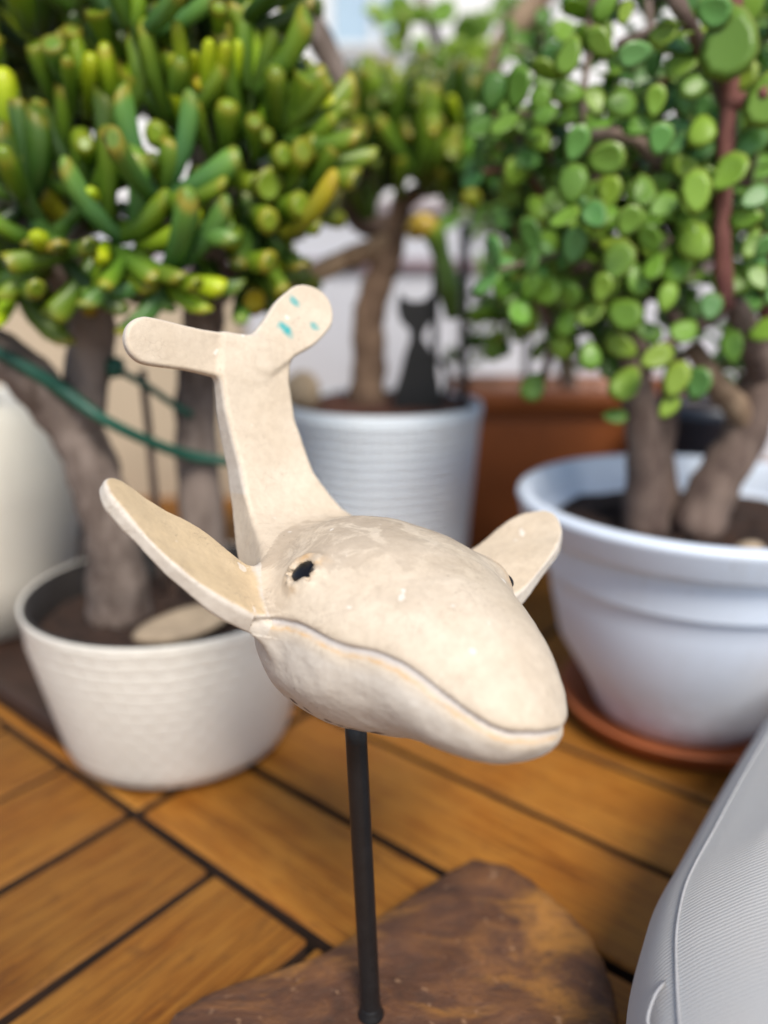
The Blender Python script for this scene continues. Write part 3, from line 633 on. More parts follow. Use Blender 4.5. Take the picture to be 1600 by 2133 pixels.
# ------------------------------------------------------------------ walls and house behind
WY = 1.75
wz = at(800, 425, WY).z
wl_o = empty('parapet_wall', (0, WY, 0), 'pale plastered parapet wall behind the pots', 'wall')
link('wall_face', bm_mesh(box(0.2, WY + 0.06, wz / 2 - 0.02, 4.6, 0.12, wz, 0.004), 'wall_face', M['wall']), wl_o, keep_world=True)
link('coping', bm_mesh(box(0.2, WY + 0.06, wz - 0.0195 + 0.014, 4.64, 0.16, 0.028, 0.004), 'coping', M['coping']), wl_o, keep_world=True)
link('ledge', bm_mesh(box(0.2, WY - 0.006, at(800, 552, WY).z, 4.5, 0.02, 0.022, 0.003), 'ledge', M['ledge']), wl_o)
FY = 3.6
ho = empty('house', (0, FY, 0), 'cream house front with pale blue window seen through the plants', 'house')
fz0, fz1 = -0.036, 3.4
wx0, wx1 = at(690, 60, FY).x, at(850, 60, FY).x; wz0, wz1 = at(760, 95, FY).z, at(760, -160, FY).z
xl, xr = at(-150, 60, FY).x, at(1750, 60, FY).x
for (a, b, c, d) in ((xl, wx0, fz0, 1.9), (wx1, xr, fz0, 1.9), (wx0, wx1, fz0, wz0), (wx0, wx1, wz1, 1.9)):
    link('wall', bm_mesh(box((a + b) / 2, FY + 0.1, (c + d) / 2, b - a, 0.2, d - c), 'wall', M['facade']), ho)
wo = link('window', bm_mesh(box((wx0 + wx1) / 2, FY + 0.09, wz0 - 0.012, wx1 - wx0 + 0.06, 0.26, 0.024, 0.003), 'window', M['frame']), ho)
link('pane', bm_mesh(box((wx0 + wx1) / 2, FY + 0.12, (wz0 + wz1) / 2, wx1 - wx0, 0.01, wz1 - wz0), 'pane', M['glass']), wo)
link('mullion', bm_mesh(box((wx0 + wx1) / 2 + 0.02, FY + 0.105, (wz0 + wz1) / 2, 0.03, 0.02, wz1 - wz0 - 0.002), 'mullion', M['frame']), wo)
BY = 1.45
bwl, bwr = at(-260, 700, BY).x, at(500, 700, BY).x; bwz = at(200, 600, BY).z
o = link('low_wall', bm_mesh(box((bwl + bwr) / 2, BY + 0.05, bwz / 2 - 0.018, bwr - bwl, 0.10, bwz + 0.036, 0.006), 'low_wall', M['beige'])); tag(o, 'low beige plastered wall behind the left succulent', 'wall')

# ------------------------------------------------------------------ cushion at the lower right
edge_px = [(1612, 1490), (1540, 1600), (1470, 1715), (1400, 1840), (1345, 1940), (1316, 2040), (1306, 2140), (1304, 2300), (1312, 2520)]
cz = 0.085
E3 = catmull([ground(u, v, cz) for (u, v) in edge_px], 5)
cu = empty('seat_cushion', (E3[len(E3) // 2].x + 0.06, E3[len(E3) // 2].y, 0), 'grey ribbed fabric seat cushion at the lower right corner', 'cushion')
inw = Vector((0.92, 0.22, 0)).normalized()                    # towards the middle of the cushion
prof = [(0.020, 0.002), (0.006, 0.020), (0.001, 0.045), (0.0, 0.075), (0.003, 0.100), (0.0085, 0.1145), (0.0125, 0.1200), (0.0165, 0.1240), (0.026, 0.1315), (0.045, 0.142), (0.075, 0.152), (0.12, 0.160), (0.19, 0.164), (0.30, 0.165), (0.42, 0.160), (0.455, 0.14), (0.47, 0.08), (0.46, 0.004)]
V = []; F = []
for i, p in enumerate(E3):
    tn = (E3[min(i + 1, len(E3) - 1)] - E3[max(i - 1, 0)]); tn.z = 0; tn.normalize(); nn = Vector((-tn.y, tn.x, 0))
    if nn.dot(inw) < 0: nn = -nn
    for k, (d, z) in enumerate(prof):
        dirn = nn.lerp(inw, min(1, d / 0.08)).normalized()
        q = p + dirn * d + Vector((0, 0, z - p.z)); V.append(q)
n_ = len(prof)
for i in range(len(E3) - 1):
    for k in range(n_ - 1): F.append((i * n_ + k, (i + 1) * n_ + k, (i + 1) * n_ + k + 1, i * n_ + k + 1))
part('cover', (V, F), M['fabric'], cu)
pip = [V[i * n_ + 7] + Vector((0, 0, 0.0005)) for i in range(0, len(E3), 3)]
part('piping', tube(pip, [0.0007] * len(pip), 8, 3), M['piping'], cu)
lp_i = int(len(E3) * 0.76); b0 = V[lp_i * n_ + 6]; b1 = V[(lp_i + 3) * n_ + 5]
part('fabric_loop', tube([b0, b0.lerp(b1, 0.3) + Vector((-0.004, -0.002, 0.003)), b0.lerp(b1, 0.7) + Vector((-0.005, -0.002, 0.001)), b1], [0.0007] * 4, 8, 3), M['piping'], cu)

# ------------------------------------------------------------------ leaves
def leaf_attrs(me, along, tint=None):
    a = me.attributes.new('along', 'FLOAT', 'POINT'); a.data.foreach_set('value', along)
    c = me.attributes.new('tint', 'FLOAT_COLOR', 'POINT'); c.data.foreach_set('color', (tint if tint is not None else [1.0] * (4 * len(along))))
def finger_geo(kind, bend):
    S = 8
    rings = {'round': [(0, .55), (.25, .72), (.55, .92), (.82, 1.0), (.95, .80), (1.0, .38)],
             'cup': [(0, .55), (.3, .70), (.65, .90), (.92, 1.03), (1.0, .92), (.99, .45)],
             'trumpet': [(0, .42), (.3, .55), (.65, .82), (.9, 1.12), (1.0, 1.22), (.95, .75)]}[kind]
    V = []; F = []; al = []
    for j, (z, r) in enumerate(rings):
        for k in range(S):
            a = 2 * math.pi * k / S
            V.append((math.cos(a) * r + bend * 2.0 * z * z, math.sin(a) * r * (0.86 if kind != 'round' else 1), z)); al.append(z if j < 4 else (1.0 if j == 4 else 0.90))
    for j in range(5):
        for k in range(S): k2 = (k + 1) % S; F.append((j * S + k, j * S + k2, (j + 1) * S + k2, (j + 1) * S + k))
    F.append(tuple(range(5 * S, 6 * S))); return V, F, al
def jade_geo(cup, aspect):
    n = 10; V = []; F = []; al = []
    out = [(math.sin(2 * math.pi * k / n) * (0.5 * aspect) * (0.80 + 0.20 * math.cos(2 * math.pi * k / n + math.pi)), 0.5 - 0.5 * math.cos(2 * math.pi * k / n)) for k in range(n)]
    for s, h in ((1.0, 0.0), (0.62, 0.022), (0.0, 0.028)):
        for (x, y) in (out if s else [(0, 0.5)]):
            px_, py_ = x * s, 0.5 + (y - 0.5) * s; V.append((px_, py_, h + cup * (px_ * px_ * 1.6 + (py_ - 0.4) ** 2))); al.append(s)
    V.append((0, 0.5, -0.028 + cup * 0.01)); al.append(0)
    for k in range(n):
        k2 = (k + 1) % n; F += [(k2, k, n + k, n + k2), (n + k2, n + k, 2 * n), (k, k2, 2 * n + 1)]
    return V, F, al
FING = {}
for kd in ('round', 'cup', 'trumpet'):
    for b in (0.0, 0.6, 1.4):
        V, F, al = finger_geo(kd, b); me = mesh_data('leaf', V, F, True, M['finger']); leaf_attrs(me, al); FING[kd, b] = me
JADE = []
for cup in (0.25, 0.45, -0.2):
    for asp in (0.80, 0.98):
        V, F, al = jade_geo(cup, asp); me = mesh_data('leaf', V, F, True, M['jade']); leaf_attrs(me, al); JADE.append(me)
def put_finger(plant, b, t, r, colr, kind='cup', bend=0.6, tip=0.8):
    d = t - b; L = d.length; q = d.to_track_quat('Z', 'Y')
    xax = q @ Vector((1, 0, 0)); yax = q @ Vector((0, 1, 0)); ang = math.atan2(Vector((0, 0, 1)).dot(yax), Vector((0, 0, 1)).dot(xax)) + math.pi * 0
    q = q @ Quaternion((0, 0, 1), ang)
    o = bpy.data.objects.new('leaf', FING[kind, bend]); col.objects.link(o); o.parent = plant
    o.matrix_parent_inverse = plant['_inv'] if False else Matrix.Translation(-plant.location)
    o.location = b; o.rotation_mode = 'QUATERNION'; o.rotation_quaternion = q; o.scale = (r, r, L)
    o.color = (*colr, tip); return o
def put_jade(plant, p, nrm, axis, size, colr, me=None, tip=0.5, r=rng):
    z = nrm.normalized(); y = (axis - z * axis.dot(z)).normalized(); x = y.cross(z)
    o = bpy.data.objects.new('leaf', me or r.choice(JADE)); col.objects.link(o); o.parent = plant; o.matrix_parent_inverse = Matrix.Translation(-plant.location)
    m = Matrix((x, y, z)).transposed(); o.rotation_mode = 'QUATERNION'; o.rotation_quaternion = m.to_quaternion()
    o.location = p - y * size * 0.5; o.scale = (size,) * 3; o.color = (*colr, tip); return o
def mass(name, plant, items, mat):                            # many leaves joined into one part
    V = []; F = []; A_ = []; T_ = []
    for (geo, mtx, c) in items:
        b = len(V); V += [mtx @ Vector(v) for v in geo[0]]; F += [tuple(i + b for i in f) for f in geo[1]]; A_ += geo[2]; T_ += [*c, 1.0] * len(geo[0])
    me = mesh_data(name, [v - plant.location for v in V], F, True, mat); leaf_attrs(me, A_, T_)
    o = link(name, me, plant, keep_world=False); o.color = (1, 1, 1, 0.25); o['kind'] = 'stuff'; return o
def jit(c, r, a=0.2):
    k = 1 + r.uniform(-a, a); return (c[0] * k * (1 + r.uniform(-.12, .12)), c[1] * k, c[2] * k * (1 + r.uniform(-.2, .2)))
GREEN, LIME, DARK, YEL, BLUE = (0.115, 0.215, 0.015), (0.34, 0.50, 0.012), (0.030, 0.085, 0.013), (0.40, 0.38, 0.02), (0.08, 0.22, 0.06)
CAMP = Vector((0, 0, CAMH))

# ---- left finger-leaved succulent
r1 = random.Random(21)
pl = empty('finger_jade_plant', (LPX, LPY, LPZ - 0.026), 'large finger-leaved succulent with thick grey trunk in the cream pot on the left', 'plant')
def trunk(name, pts, rad, mat, plant, sides=12, knots=0.05, n=5, r=r1):
    P = [at(u, v, Y) for (u, v, Y) in pts]
    return part(name, tube(P, rad, sides, n, 0.05, r, knots), M[mat], plant)
tb = at(250, 1290, LPY); tb.z = LPZ - 0.03
P = [tb, at(240, 1150, LPY), at(205, 1010, LPY), at(150, 890, LPY), at(60, 785, LPY - 0.02), at(-70, 690, LPY - 0.03)]
part('trunk', tube(P, [0.028, 0.0235, 0.0215, 0.021, 0.0185, 0.016], 14, 6, 0.05, r1, 0.05), M['bark'], pl)
trunk('branch', [(160, 900, LPY), (185, 770, LPY), (190, 650, LPY - 0.01), (165, 530, LPY - 0.02), (150, 440, LPY - 0.02)], [0.019, 0.018, 0.017, 0.012, 0.008], 'bark', pl)
P = [Vector((at(425, 1200, LPY + 0.05).x, LPY + 0.05, LPZ - 0.03)), at(415, 1000, LPY + .05), at(408, 830, LPY + .05), at(425, 660, LPY + .04), at(440, 520, LPY + .02), at(430, 380, LPY)]
part('trunk', tube(P, [0.022, 0.019, 0.018, 0.017, 0.013, 0.009], 14, 6, 0.05, r1, 0.05), M['bark'], pl)
for pts in ([(425, 640, .70), (500, 560, .69), (570, 470, .67), (620, 400, .66)], [(190, 640, .64), (110, 560, .62), (60, 480, .61), (20, 380, .60)], [(440, 540, .68), (360, 470, .66), (310, 380, .66)], [(430, 400, .66), (420, 300, .64), (425, 230, .64)]):
    trunk('branch', pts, [0.011, 0.010, 0.008, 0.006][:len(pts)] if len(pts) == 4 else [0.011, 0.009, 0.006], 'bark', pl, 10)
EXP = [  # base, tip, half width (photo px), colour, shape
    ((28, 340), (4, 150), 27, LIME, 'round', .6), ((120, 230), (62, 105), 22, GREEN, 'cup', .6), ((140, 190), (108, 88), 26, BLUE, 'cup', 0.), ((168, 190), (150, 60), 22, GREEN, 'cup', 0.),
    ((235, 140), (200, 18), 23, GREEN, 'trumpet', 0.), ((80, 310), (77, 208), 14, GREEN, 'round', 0.), ((152, 240), (140, 118), 14, GREEN, 'round', 0.), ((182, 245), (196, 130), 18, LIME, 'round', .6),
    ((128, 395), (142, 188), 20, GREEN, 'cup', .6), ((225, 320), (292, 168), 25, GREEN, 'trumpet', .6), ((170, 430), (277, 330), 27, GREEN, 'round', .6), ((188, 360), (176, 298), 22, GREEN, 'cup', 0.),
    ((92, 370), (58, 300), 17, LIME, 'round', 0.), ((35, 400), (-5, 325), 20, GREEN, 'round', .6), ((175, 485), (70, 430), 34, YEL, 'trumpet', .6), ((150, 480), (236, 474), 24, GREEN, 'cup', .6),
    ((135, 500), (72, 612), 29, GREEN, 'trumpet', .6), ((165, 520), (216, 592), 27, GREEN, 'cup', .6), ((225, 560), (352, 548), 23, GREEN, 'round', 1.4), ((178, 590), (186, 642), 20, YEL, 'cup', 0.),
    ((50, 495), (-5, 480), 18, YEL, 'round', .6), ((262, 590), (345, 652), 28, GREEN, 'cup', .6), ((250, 430), (325, 480), 24, DARK, 'cup', .6), ((240, 470), (380, 530), 28, GREEN, 'cup', .6),
    ((405, 270), (366, 42), 14, LIME, 'round', 0.), ((412, 230), (404, 108), 12, LIME, 'round', 0.), ((425, 250), (436, 82), 14, LIME, 'round', 0.), ((450, 250), (471, 88), 15, LIME, 'round', 0.), ((465, 270), (506, 92), 14, LIME, 'round', .6),
    ((395, 230), (352, 122), 14, LIME, 'round', .6), ((425, 260), (418, 168), 16, YEL, 'trumpet', 0.), ((405, 290), (358, 200), 18, LIME, 'cup', .6), ((455, 130), (456, 10), 17, GREEN, 'trumpet', 0.), ((470, 320), (475, 212), 24, GREEN, 'round', 0.),
    ((440, 330), (400, 220), 20, GREEN, 'cup', 0.), ((360, 300), (322, 278), 25, GREEN, 'cup', 0.), ((365, 370), (326, 350), 26, GREEN, 'cup', 0.), ((430, 340), (422, 380), 22, GREEN, 'trumpet', 0.), ((440, 410), (426, 442), 16, GREEN, 'cup', 0.),
    ((485, 400), (492, 342), 18, GREEN, 'round', 0.), ((470, 440), (463, 472), 26, GREEN, 'cup', 0.), ((390, 420), (365, 446), 18, GREEN, 'cup', 0.), ((530, 380), (562, 388), 28, GREEN, 'trumpet', 0.), ((560, 440), (628, 428), 27, GREEN, 'cup', 0.),
    ((580, 370), (634, 352), 26, GREEN, 'cup', .6), ((550, 340), (592, 324), 23, GREEN, 'cup', 0.), ((600, 320), (664, 304), 27, GREEN, 'cup', 0.), ((530, 330), (530, 250), 20, GREEN, 'cup', 0.), ((545, 310), (556, 282), 17, GREEN, 'cup', 0.),
    ((560, 260), (598, 158), 20, LIME, 'round', .6), ((600, 280), (652, 176), 23, GREEN, 'trumpet', .6), ((632, 410), (712, 320), 20, GREEN, 'round', .6), ((590, 490), (722, 430), 22, YEL, 'round', 1.4), ((520, 440), (562, 462), 26, GREEN, 'cup', 0.),
    ((405, 480), (385, 535), 28, GREEN, 'cup', .6), ((410, 540), (446, 605), 20, GREEN, 'round', 0.), ((480, 530), (558, 575), 23, GREEN, 'cup', .6), ((535, 510), (592, 612), 19, GREEN, 'cup', 0.), ((520, 590), (530, 630), 23, YEL, 'trumpet', 0.),
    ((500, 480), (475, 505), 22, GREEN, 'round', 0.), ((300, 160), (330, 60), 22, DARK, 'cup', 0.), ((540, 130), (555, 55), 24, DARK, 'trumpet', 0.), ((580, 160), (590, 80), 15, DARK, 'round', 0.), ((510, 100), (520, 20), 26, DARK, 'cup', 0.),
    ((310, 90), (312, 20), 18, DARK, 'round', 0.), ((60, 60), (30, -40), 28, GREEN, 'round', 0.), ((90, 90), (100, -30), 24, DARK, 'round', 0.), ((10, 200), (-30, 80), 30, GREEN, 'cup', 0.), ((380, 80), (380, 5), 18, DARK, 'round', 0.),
]
def col_tip(c): return 0.7 if c in (GREEN, YEL, BLUE) else 0.2
for i, (b, t, r, c, k, bd) in enumerate(EXP):
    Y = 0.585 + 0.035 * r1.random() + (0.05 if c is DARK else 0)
    short = math.hypot(b[0] - t[0], b[1] - t[1]) < 75
    tp_ = at(*t, Y); bs_ = at(*b, Y + (0.034 if short else 0.022) + 0.01 * r1.random())
    put_finger(pl, bs_, tp_, px2m(r, Y) * 1.08, jit(c, r1), k, bd, col_tip(c) * r1.uniform(0.5, 1.1) * (.6 if short else 1))
def crown(u, v): return ((u - 300) / 430) ** 2 + ((v - 230) / 400) ** 2
geos = {k: finger_geo(*k) for k in FING}
cnt = 0; items = []
ROS = [(-40, 60), (60, 20), (160, 30), (260, 60), (330, 20), (450, 40), (500, 70), (-20, 200), (300, 150), (515, 200), (590, 280), (-30, 420), (60, 430), (250, 260), (340, 250), (320, 420), (400, 330), (520, 300), (600, 340), (540, 430), (120, 500), (40, 560), (190, 400), (230, 500), (280, 500), (420, 470), (500, 540), (350, 560)]
def rosette(u, v, Y, n, rr, sink, front):
    c = at(u, v, Y); a = (c - at(300, 420, 0.74)); a.y *= 0.35; a = a.normalized() + Vector((0, -0.30 if front else 0.0, 0.55 if v < 430 else 0.05)); a.normalize()
    e1 = a.cross(Vector((0.2, 1, 0.1))).normalized(); e2 = a.cross(e1); ph = rr.random() * 6.28; tone = rr.choice((GREEN, GREEN, DARK, DARK, BLUE))
    for k in range(n):
        th = math.radians(rr.uniform(12, 38) if k < 3 else rr.uniform(35, 72)); f = ph + k * 2.4
        d = a * math.cos(th) + (e1 * math.cos(f) + e2 * math.sin(f)) * math.sin(th); d.y *= 0.42 if d.y < 0 else 0.7; d.normalize(); L = rr.uniform(.048, .074) * (0.8 if k < 3 else 1.0)
        sink(c + d * 0.006, c + d * L, rr.uniform(.0072, .0100) * (0.85 if k < 3 else 1), jit(tone if k > 2 else (LIME if rr.random() < .3 else GREEN), rr, .22), rr.choice(('round', 'round', 'round', 'cup')), rr.choice((.6, 1.4, 1.4)), rr.uniform(.1, .8))
def sink_obj(b, t, r, c, k, bd, tip): put_finger(pl, b, t, r, c, k, bd, tip)
for i, (u, v) in enumerate(ROS): rosette(u + r1.uniform(-15, 15), v + r1.uniform(-15, 15), r1.uniform(.585, .615) if v > 350 and u < 400 else r1.uniform(.61, .67), 8, r1, sink_obj, True)
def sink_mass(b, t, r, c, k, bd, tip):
    d = t - b; items.append((geos[k, bd], Matrix.Translation(b) @ d.to_track_quat('Z', 'Y').to_matrix().to_4x4() @ Matrix.Diagonal((r, r, d.length, 1)), tuple(x * .6 for x in c)))  # rear leaves darkened so their colour carries the crown's inner shade
k = 0
while k < 84:
    u, v = r1.uniform(-190, 700), r1.uniform(-150, 600)
    if crown(u, v) > 0.92 or (v > 450 and u > 540) or (v < 170 and u > 520): continue
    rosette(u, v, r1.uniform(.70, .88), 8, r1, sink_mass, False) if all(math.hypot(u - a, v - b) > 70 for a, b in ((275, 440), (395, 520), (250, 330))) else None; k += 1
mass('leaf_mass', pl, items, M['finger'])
# green tie and thin stakes in the left plant
P = [at(-30, 720, LPY - 0.045), at(70, 775, LPY - 0.035), at(140, 820, LPY - 0.026), at(210, 870, LPY - 0.03), at(300, 915, LPY - 0.01), at(390, 948, LPY + 0.022), at(480, 962, LPY + 0.035)]
tie = empty('plant_tie', P[3], 'green plastic tie stretched across the left succulent trunks', 'plant tie')
part('strap', tube(P, [0.004, 0.0055, 0.0062, 0.0045, 0.0045, 0.005, 0.004], 10, 5), M['tie'], tie)
part('strap', tube([at(228, 762, LPY), at(300, 800, LPY + .01), at(350, 835, LPY + .02), at(400, 865, LPY + .03)], [0.003] * 4, 8, 4), M['tie'], tie)
part('knot', tube([at(225, 755, LPY - .004), at(240, 765, LPY - .004), at(255, 772, LPY - .004)], [0.006, 0.0095, 0.006], 10, 4), M['tie'], tie)
P = [at(296, 770, LPY + .045), at(312, 920, LPY + .045), at(330, 1120, LPY + .045)]; P[2].z = LPZ - 0.028
tag(link('plant_stake', mesh_data('plant_stake', *tube(P, [0.0036, 0.0036, 0.0036], 8, 3), True, M['bark2'])), 'thin grey-brown stake between the left succulent trunks', 'stake')

# ---- middle finger-leaved succulent
r2 = random.Random(5)
pm = empty('finger_jade_plant', (MPX, MPY, MZ_), 'smaller finger-leaved succulent with tan trunk in the white woven pot', 'plant')
P = [at(765, 850, MPY), at(768, 760, MPY), at(772, 650, MPY), at(800, 560, MPY), at(822, 490, MPY), at(840, 400, MPY)]; P[0].z = MZ_ - 0.005
part('trunk', tube(P, [0.022, 0.0195, 0.0185, 0.017, 0.014, 0.010], 12, 6, .05, r2, .05), M['bark4'], pm)
trunk('branch', [(815, 505, MPY), (720, 540, MPY - .01), (640, 580, MPY - .03), (560, 615, MPY - .04)], [0.013, 0.012, 0.0115, 0.010], 'bark3', pm, 12)
trunk('branch', [(830, 470, MPY), (760, 470, MPY + .01), (725, 420, MPY + .01), (715, 330, MPY + .02)], [0.012, 0.012, 0.011, 0.009], 'bark2', pm, 10)
trunk('branch', [(735, 380, MPY - .02), (712, 200, MPY - .08), (668, 85, MPY - .08), (598, -50, MPY - .08)], [0.010, 0.0115, 0.0125, 0.013], 'bark', pm, 10)
trunk('branch', [(840, 420, MPY), (900, 380, MPY + .02), (960, 330, MPY + .03)], [0.010, 0.009, 0.006], 'bark3', pm, 10)
EXM = [((832, 410), (832, 318), 20, GREEN, 'round'), ((925, 420), (924, 350), 16, GREEN, 'round'), ((965, 290), (938, 200), 13, LIME, 'round'), ((985, 290), (1002, 225), 13, LIME, 'round'), ((905, 310), (902, 268), 14, YEL, 'cup'),
       ((945, 330), (944, 312), 20, GREEN, 'trumpet'), ((855, 300), (853, 272), 17, YEL, 'cup'), ((1010, 380), (1004, 312), 13, LIME, 'round'), ((725, 330), (728, 225), 15, GREEN, 'round'), ((760, 260), (758, 140), 14, GREEN, 'round'),
       ((805, 270), (803, 195), 22, DARK, 'trumpet'), ((690, 280), (685, 180), 13, GREEN, 'round'), ((750, 350), (748, 250), 18, GREEN, 'cup'), ((875, 300), (868, 200), 18, DARK, 'round'), ((790, 400), (780, 330), 20, DARK, 'cup'), ((970, 410), (985, 415), 24, GREEN, 'round')]
for (b, t, r, c, k) in EXM:
    Y = MPY - 0.10 + 0.03 * r2.random(); put_finger(pm, at(*b, Y + .03), at(*t, Y), px2m(r, Y) * .9, jit(c, r2), k, 0.0, col_tip(c))
cm = at(830, 420, MPY); cnt = 0
for i in range(33):
    u, v = 845 + 205 * math.cos(i * 2.4) * math.sqrt((i + .5) / 33), 372 + 108 * math.sin(i * 2.4) * math.sqrt((i + .5) / 33); Y = MPY + r2.uniform(-.07, .12); c = at(u, v, Y)
    if abs(u - 880) < 60 and v > 415: continue
    a = (c - cm); a.y *= .4; a = (a.normalized() * .5 + Vector((0, -.1, .9))).normalized(); e1 = a.cross(Vector((.2, 1, .1))).normalized(); e2 = a.cross(e1); ph = r2.random() * 6.28; tone = r2.choice((GREEN, DARK, DARK, DARK))
    for k in range(8):
        th = math.radians(r2.uniform(5, 30) if k < 3 else r2.uniform(30, 65)); f = ph + k * 2.4; d = a * math.cos(th) + (e1 * math.cos(f) + e2 * math.sin(f)) * math.sin(th); L = r2.uniform(.055, .085)
        put_finger(pm, c, c + d * L, r2.uniform(.0085, .0115), jit(tone, r2, .25), r2.choice(('round', 'round', 'cup')), r2.choice((.6, 1.4)), r2.uniform(.1, .7))
hk = [at(945, 665, MPY - .06), at(935, 600, MPY - .06), at(918, 530, MPY - .06), at(905, 488, MPY - .06), at(880, 468, MPY - .06), at(858, 485, MPY - .05)]
me_v, me_f = tube(hk, [0.008, 0.013, 0.0095, 0.012, 0.013, 0.009], 10, 5)
hm = mesh_data('leaf', [v - pm.location for v in me_v], me_f, True, M['finger']); na = len(me_v) // 10
leaf_attrs(hm, [min(1, max(0, ((i // 10) / na - .45) / .2)) for i in range(len(me_v))]); o = link('leaf', hm, pm, keep_world=False); o.color = (0.14, 0.24, 0.03, 1.0)

# ---- cat stake and black rods
CY = MPY - 0.035
ct = [(838, 607), (846, 622), (862, 628), (882, 626), (897, 606), (904, 634), (900, 662), (884, 686), (879, 704), (892, 726), (903, 760), (910, 800), (914, 850), (826, 850), (828, 815), (838, 780), (846, 740), (856, 706), (855, 688), (838, 668), (832, 640)]
cp = [at(868 + (u - 868) * 1.15, v, CY) for (u, v) in ct]; cat = empty('cat_garden_stake', (cp[11].x, CY, MZ_), 'black cut-out cat silhouette on a stake in the white woven pot', 'garden ornament')
Vc = [p + Vector((0, dy, 0)) for dy in (-.005, .005) for p in cp]; n_ = len(cp)
Fc = [tuple(range(n_)), tuple(range(2 * n_ - 1, n_ - 1, -1))] + [(i, i + n_, (i + 1) % n_ + n_, (i + 1) % n_) for i in range(n_)]
part('silhouette', (Vc, Fc), M['iron'], cat, False)
part('cat_tail', tube([at(905, 838, CY), at(925, 825, CY), at(934, 790, CY), at(926, 760, CY), at(915, 748, CY)], [0.004, 0.0042, 0.004, 0.0038, 0.003], 8, 4), M['iron'], cat)
part('spike', tube([at(868, 845, CY), at(868, 900, CY)], [0.004, 0.003], 8, 2), M['iron'], cat)
for i, (u, v0, v1, Y, lb) in enumerate([(906, 560, 860, MPY - .02, 'thin black rod just right of the cat silhouette'), (966, 470, 850, MPY + .01, 'black rod at the right side of the white woven pot'), (1098, 560, 855, TRY - .02, 'black rod standing in the brown trough planter')]):
    P = [at(u + 2, v0, Y), at(u, (v0 + v1) / 2, Y), at(u - 2, v1 + 20, Y)]
    tag(link('support_stake', mesh_data('support_stake', *tube(P, [0.0058, 0.0058, 0.0058] if i else [0.0042] * 3, 10, 3), True, M['iron'])), lb, 'stake')

# ---- jade plant on the right
r3 = random.Random(12)
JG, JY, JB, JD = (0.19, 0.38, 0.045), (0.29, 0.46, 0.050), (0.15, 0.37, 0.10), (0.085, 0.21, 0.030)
pj = empty('jade_plant', (RPX, RPY, RPZ * 0.84), 'round-leaved jade plant with thick brown trunks and red stem in the blue-white pot', 'plant')
def jt(name, pts, rad, mat='bark2', base=False):
    P = [at(u, v, Y) for (u, v, Y) in pts]
    if base: P[0].z = RPZ * 0.83
    part(name, tube(P, rad, 12, 5, .05, r3, .05), M[mat], pj)
jt('trunk', [(1345, 1110, RPY), (1345, 980, RPY), (1338, 880, RPY), (1320, 760, RPY), (1300, 640, RPY)], [.0215, .0165, .0145, .012, .009], base=True)
jt('trunk', [(1395, 1105, RPY + .02), (1375, 960, RPY + .02), (1392, 850, RPY + .02), (1410, 740, RPY + .02)], [.016, .012, .010, .008], base=True)
jt('trunk', [(1440, 1115, RPY), (1490, 1010, RPY), (1545, 920, RPY), (1585, 800, RPY), (1620, 690, RPY)], [.024, .021, .019, .018, .015], base=True)
jt('branch', [(1565, 895, RPY), (1530, 845, RPY - .01), (1490, 795, RPY - .02), (1440, 720, RPY - .02)], [.014, .011, .010, .007], 'bark3')
jt('branch', [(1590, 790, RPY), (1560, 690, RPY - .04), (1520, 620, RPY - .06)], [.013, .010, .008])
jt('stem', [(1512, 640, .605), (1505, 520, .60), (1508, 380, .60), (1518, 230, .60), (1528, 60, .60), (1535, -60, .60)], [.0065, .0062, .006, .006, .0055, .005], 'redstem')
BR = [[(1300, 650, RPY), (1270, 520, .68), (1245, 380, .66), (1215, 230, .65), (1230, 80, .65), (1240, -60, .65)], [(1320, 700, RPY), (1250, 600, .70), (1180, 490, .72), (1090, 340, .74), (1040, 300, .76)],
      [(1420, 690, RPY), (1330, 560, .68), (1200, 560, .68), (1110, 610, .70)], [(1380, 350, .64), (1320, 290, .63), (1240, 280, .62), (1190, 300, .61)], [(1395, -20, .60), (1430, 40, .60), (1470, 110, .61), (1510, 230, .61)],
      [(1590, 700, RPY), (1600, 600, .62), (1610, 400, .60)], [(1300, 640, RPY), (1330, 700, .64), (1350, 780, .62)], [(1515, 215, .60), (1570, 205, .59), (1600, 190, .58)], [(1510, 640, .61), (1420, 700, .63), (1350, 740, .62)],
      [(1120, 610, .72), (1150, 700, .73), (1130, 790, .74)], [(1290, 100, .66), (1330, 80, .65), (1370, 60, .64)], [(1440, 590, .66), (1400, 400, .68), (1370, 200, .70), (1350, 0, .72)], [(1600, 560, .64), (1560, 400, .68), (1450, 200, .72)]]
for b in BR: jt('branch', b, [max(.0025, .006 - .0011 * i) for i in range(len(b))], 'redstem' if r3.random() < .35 else 'bark2')
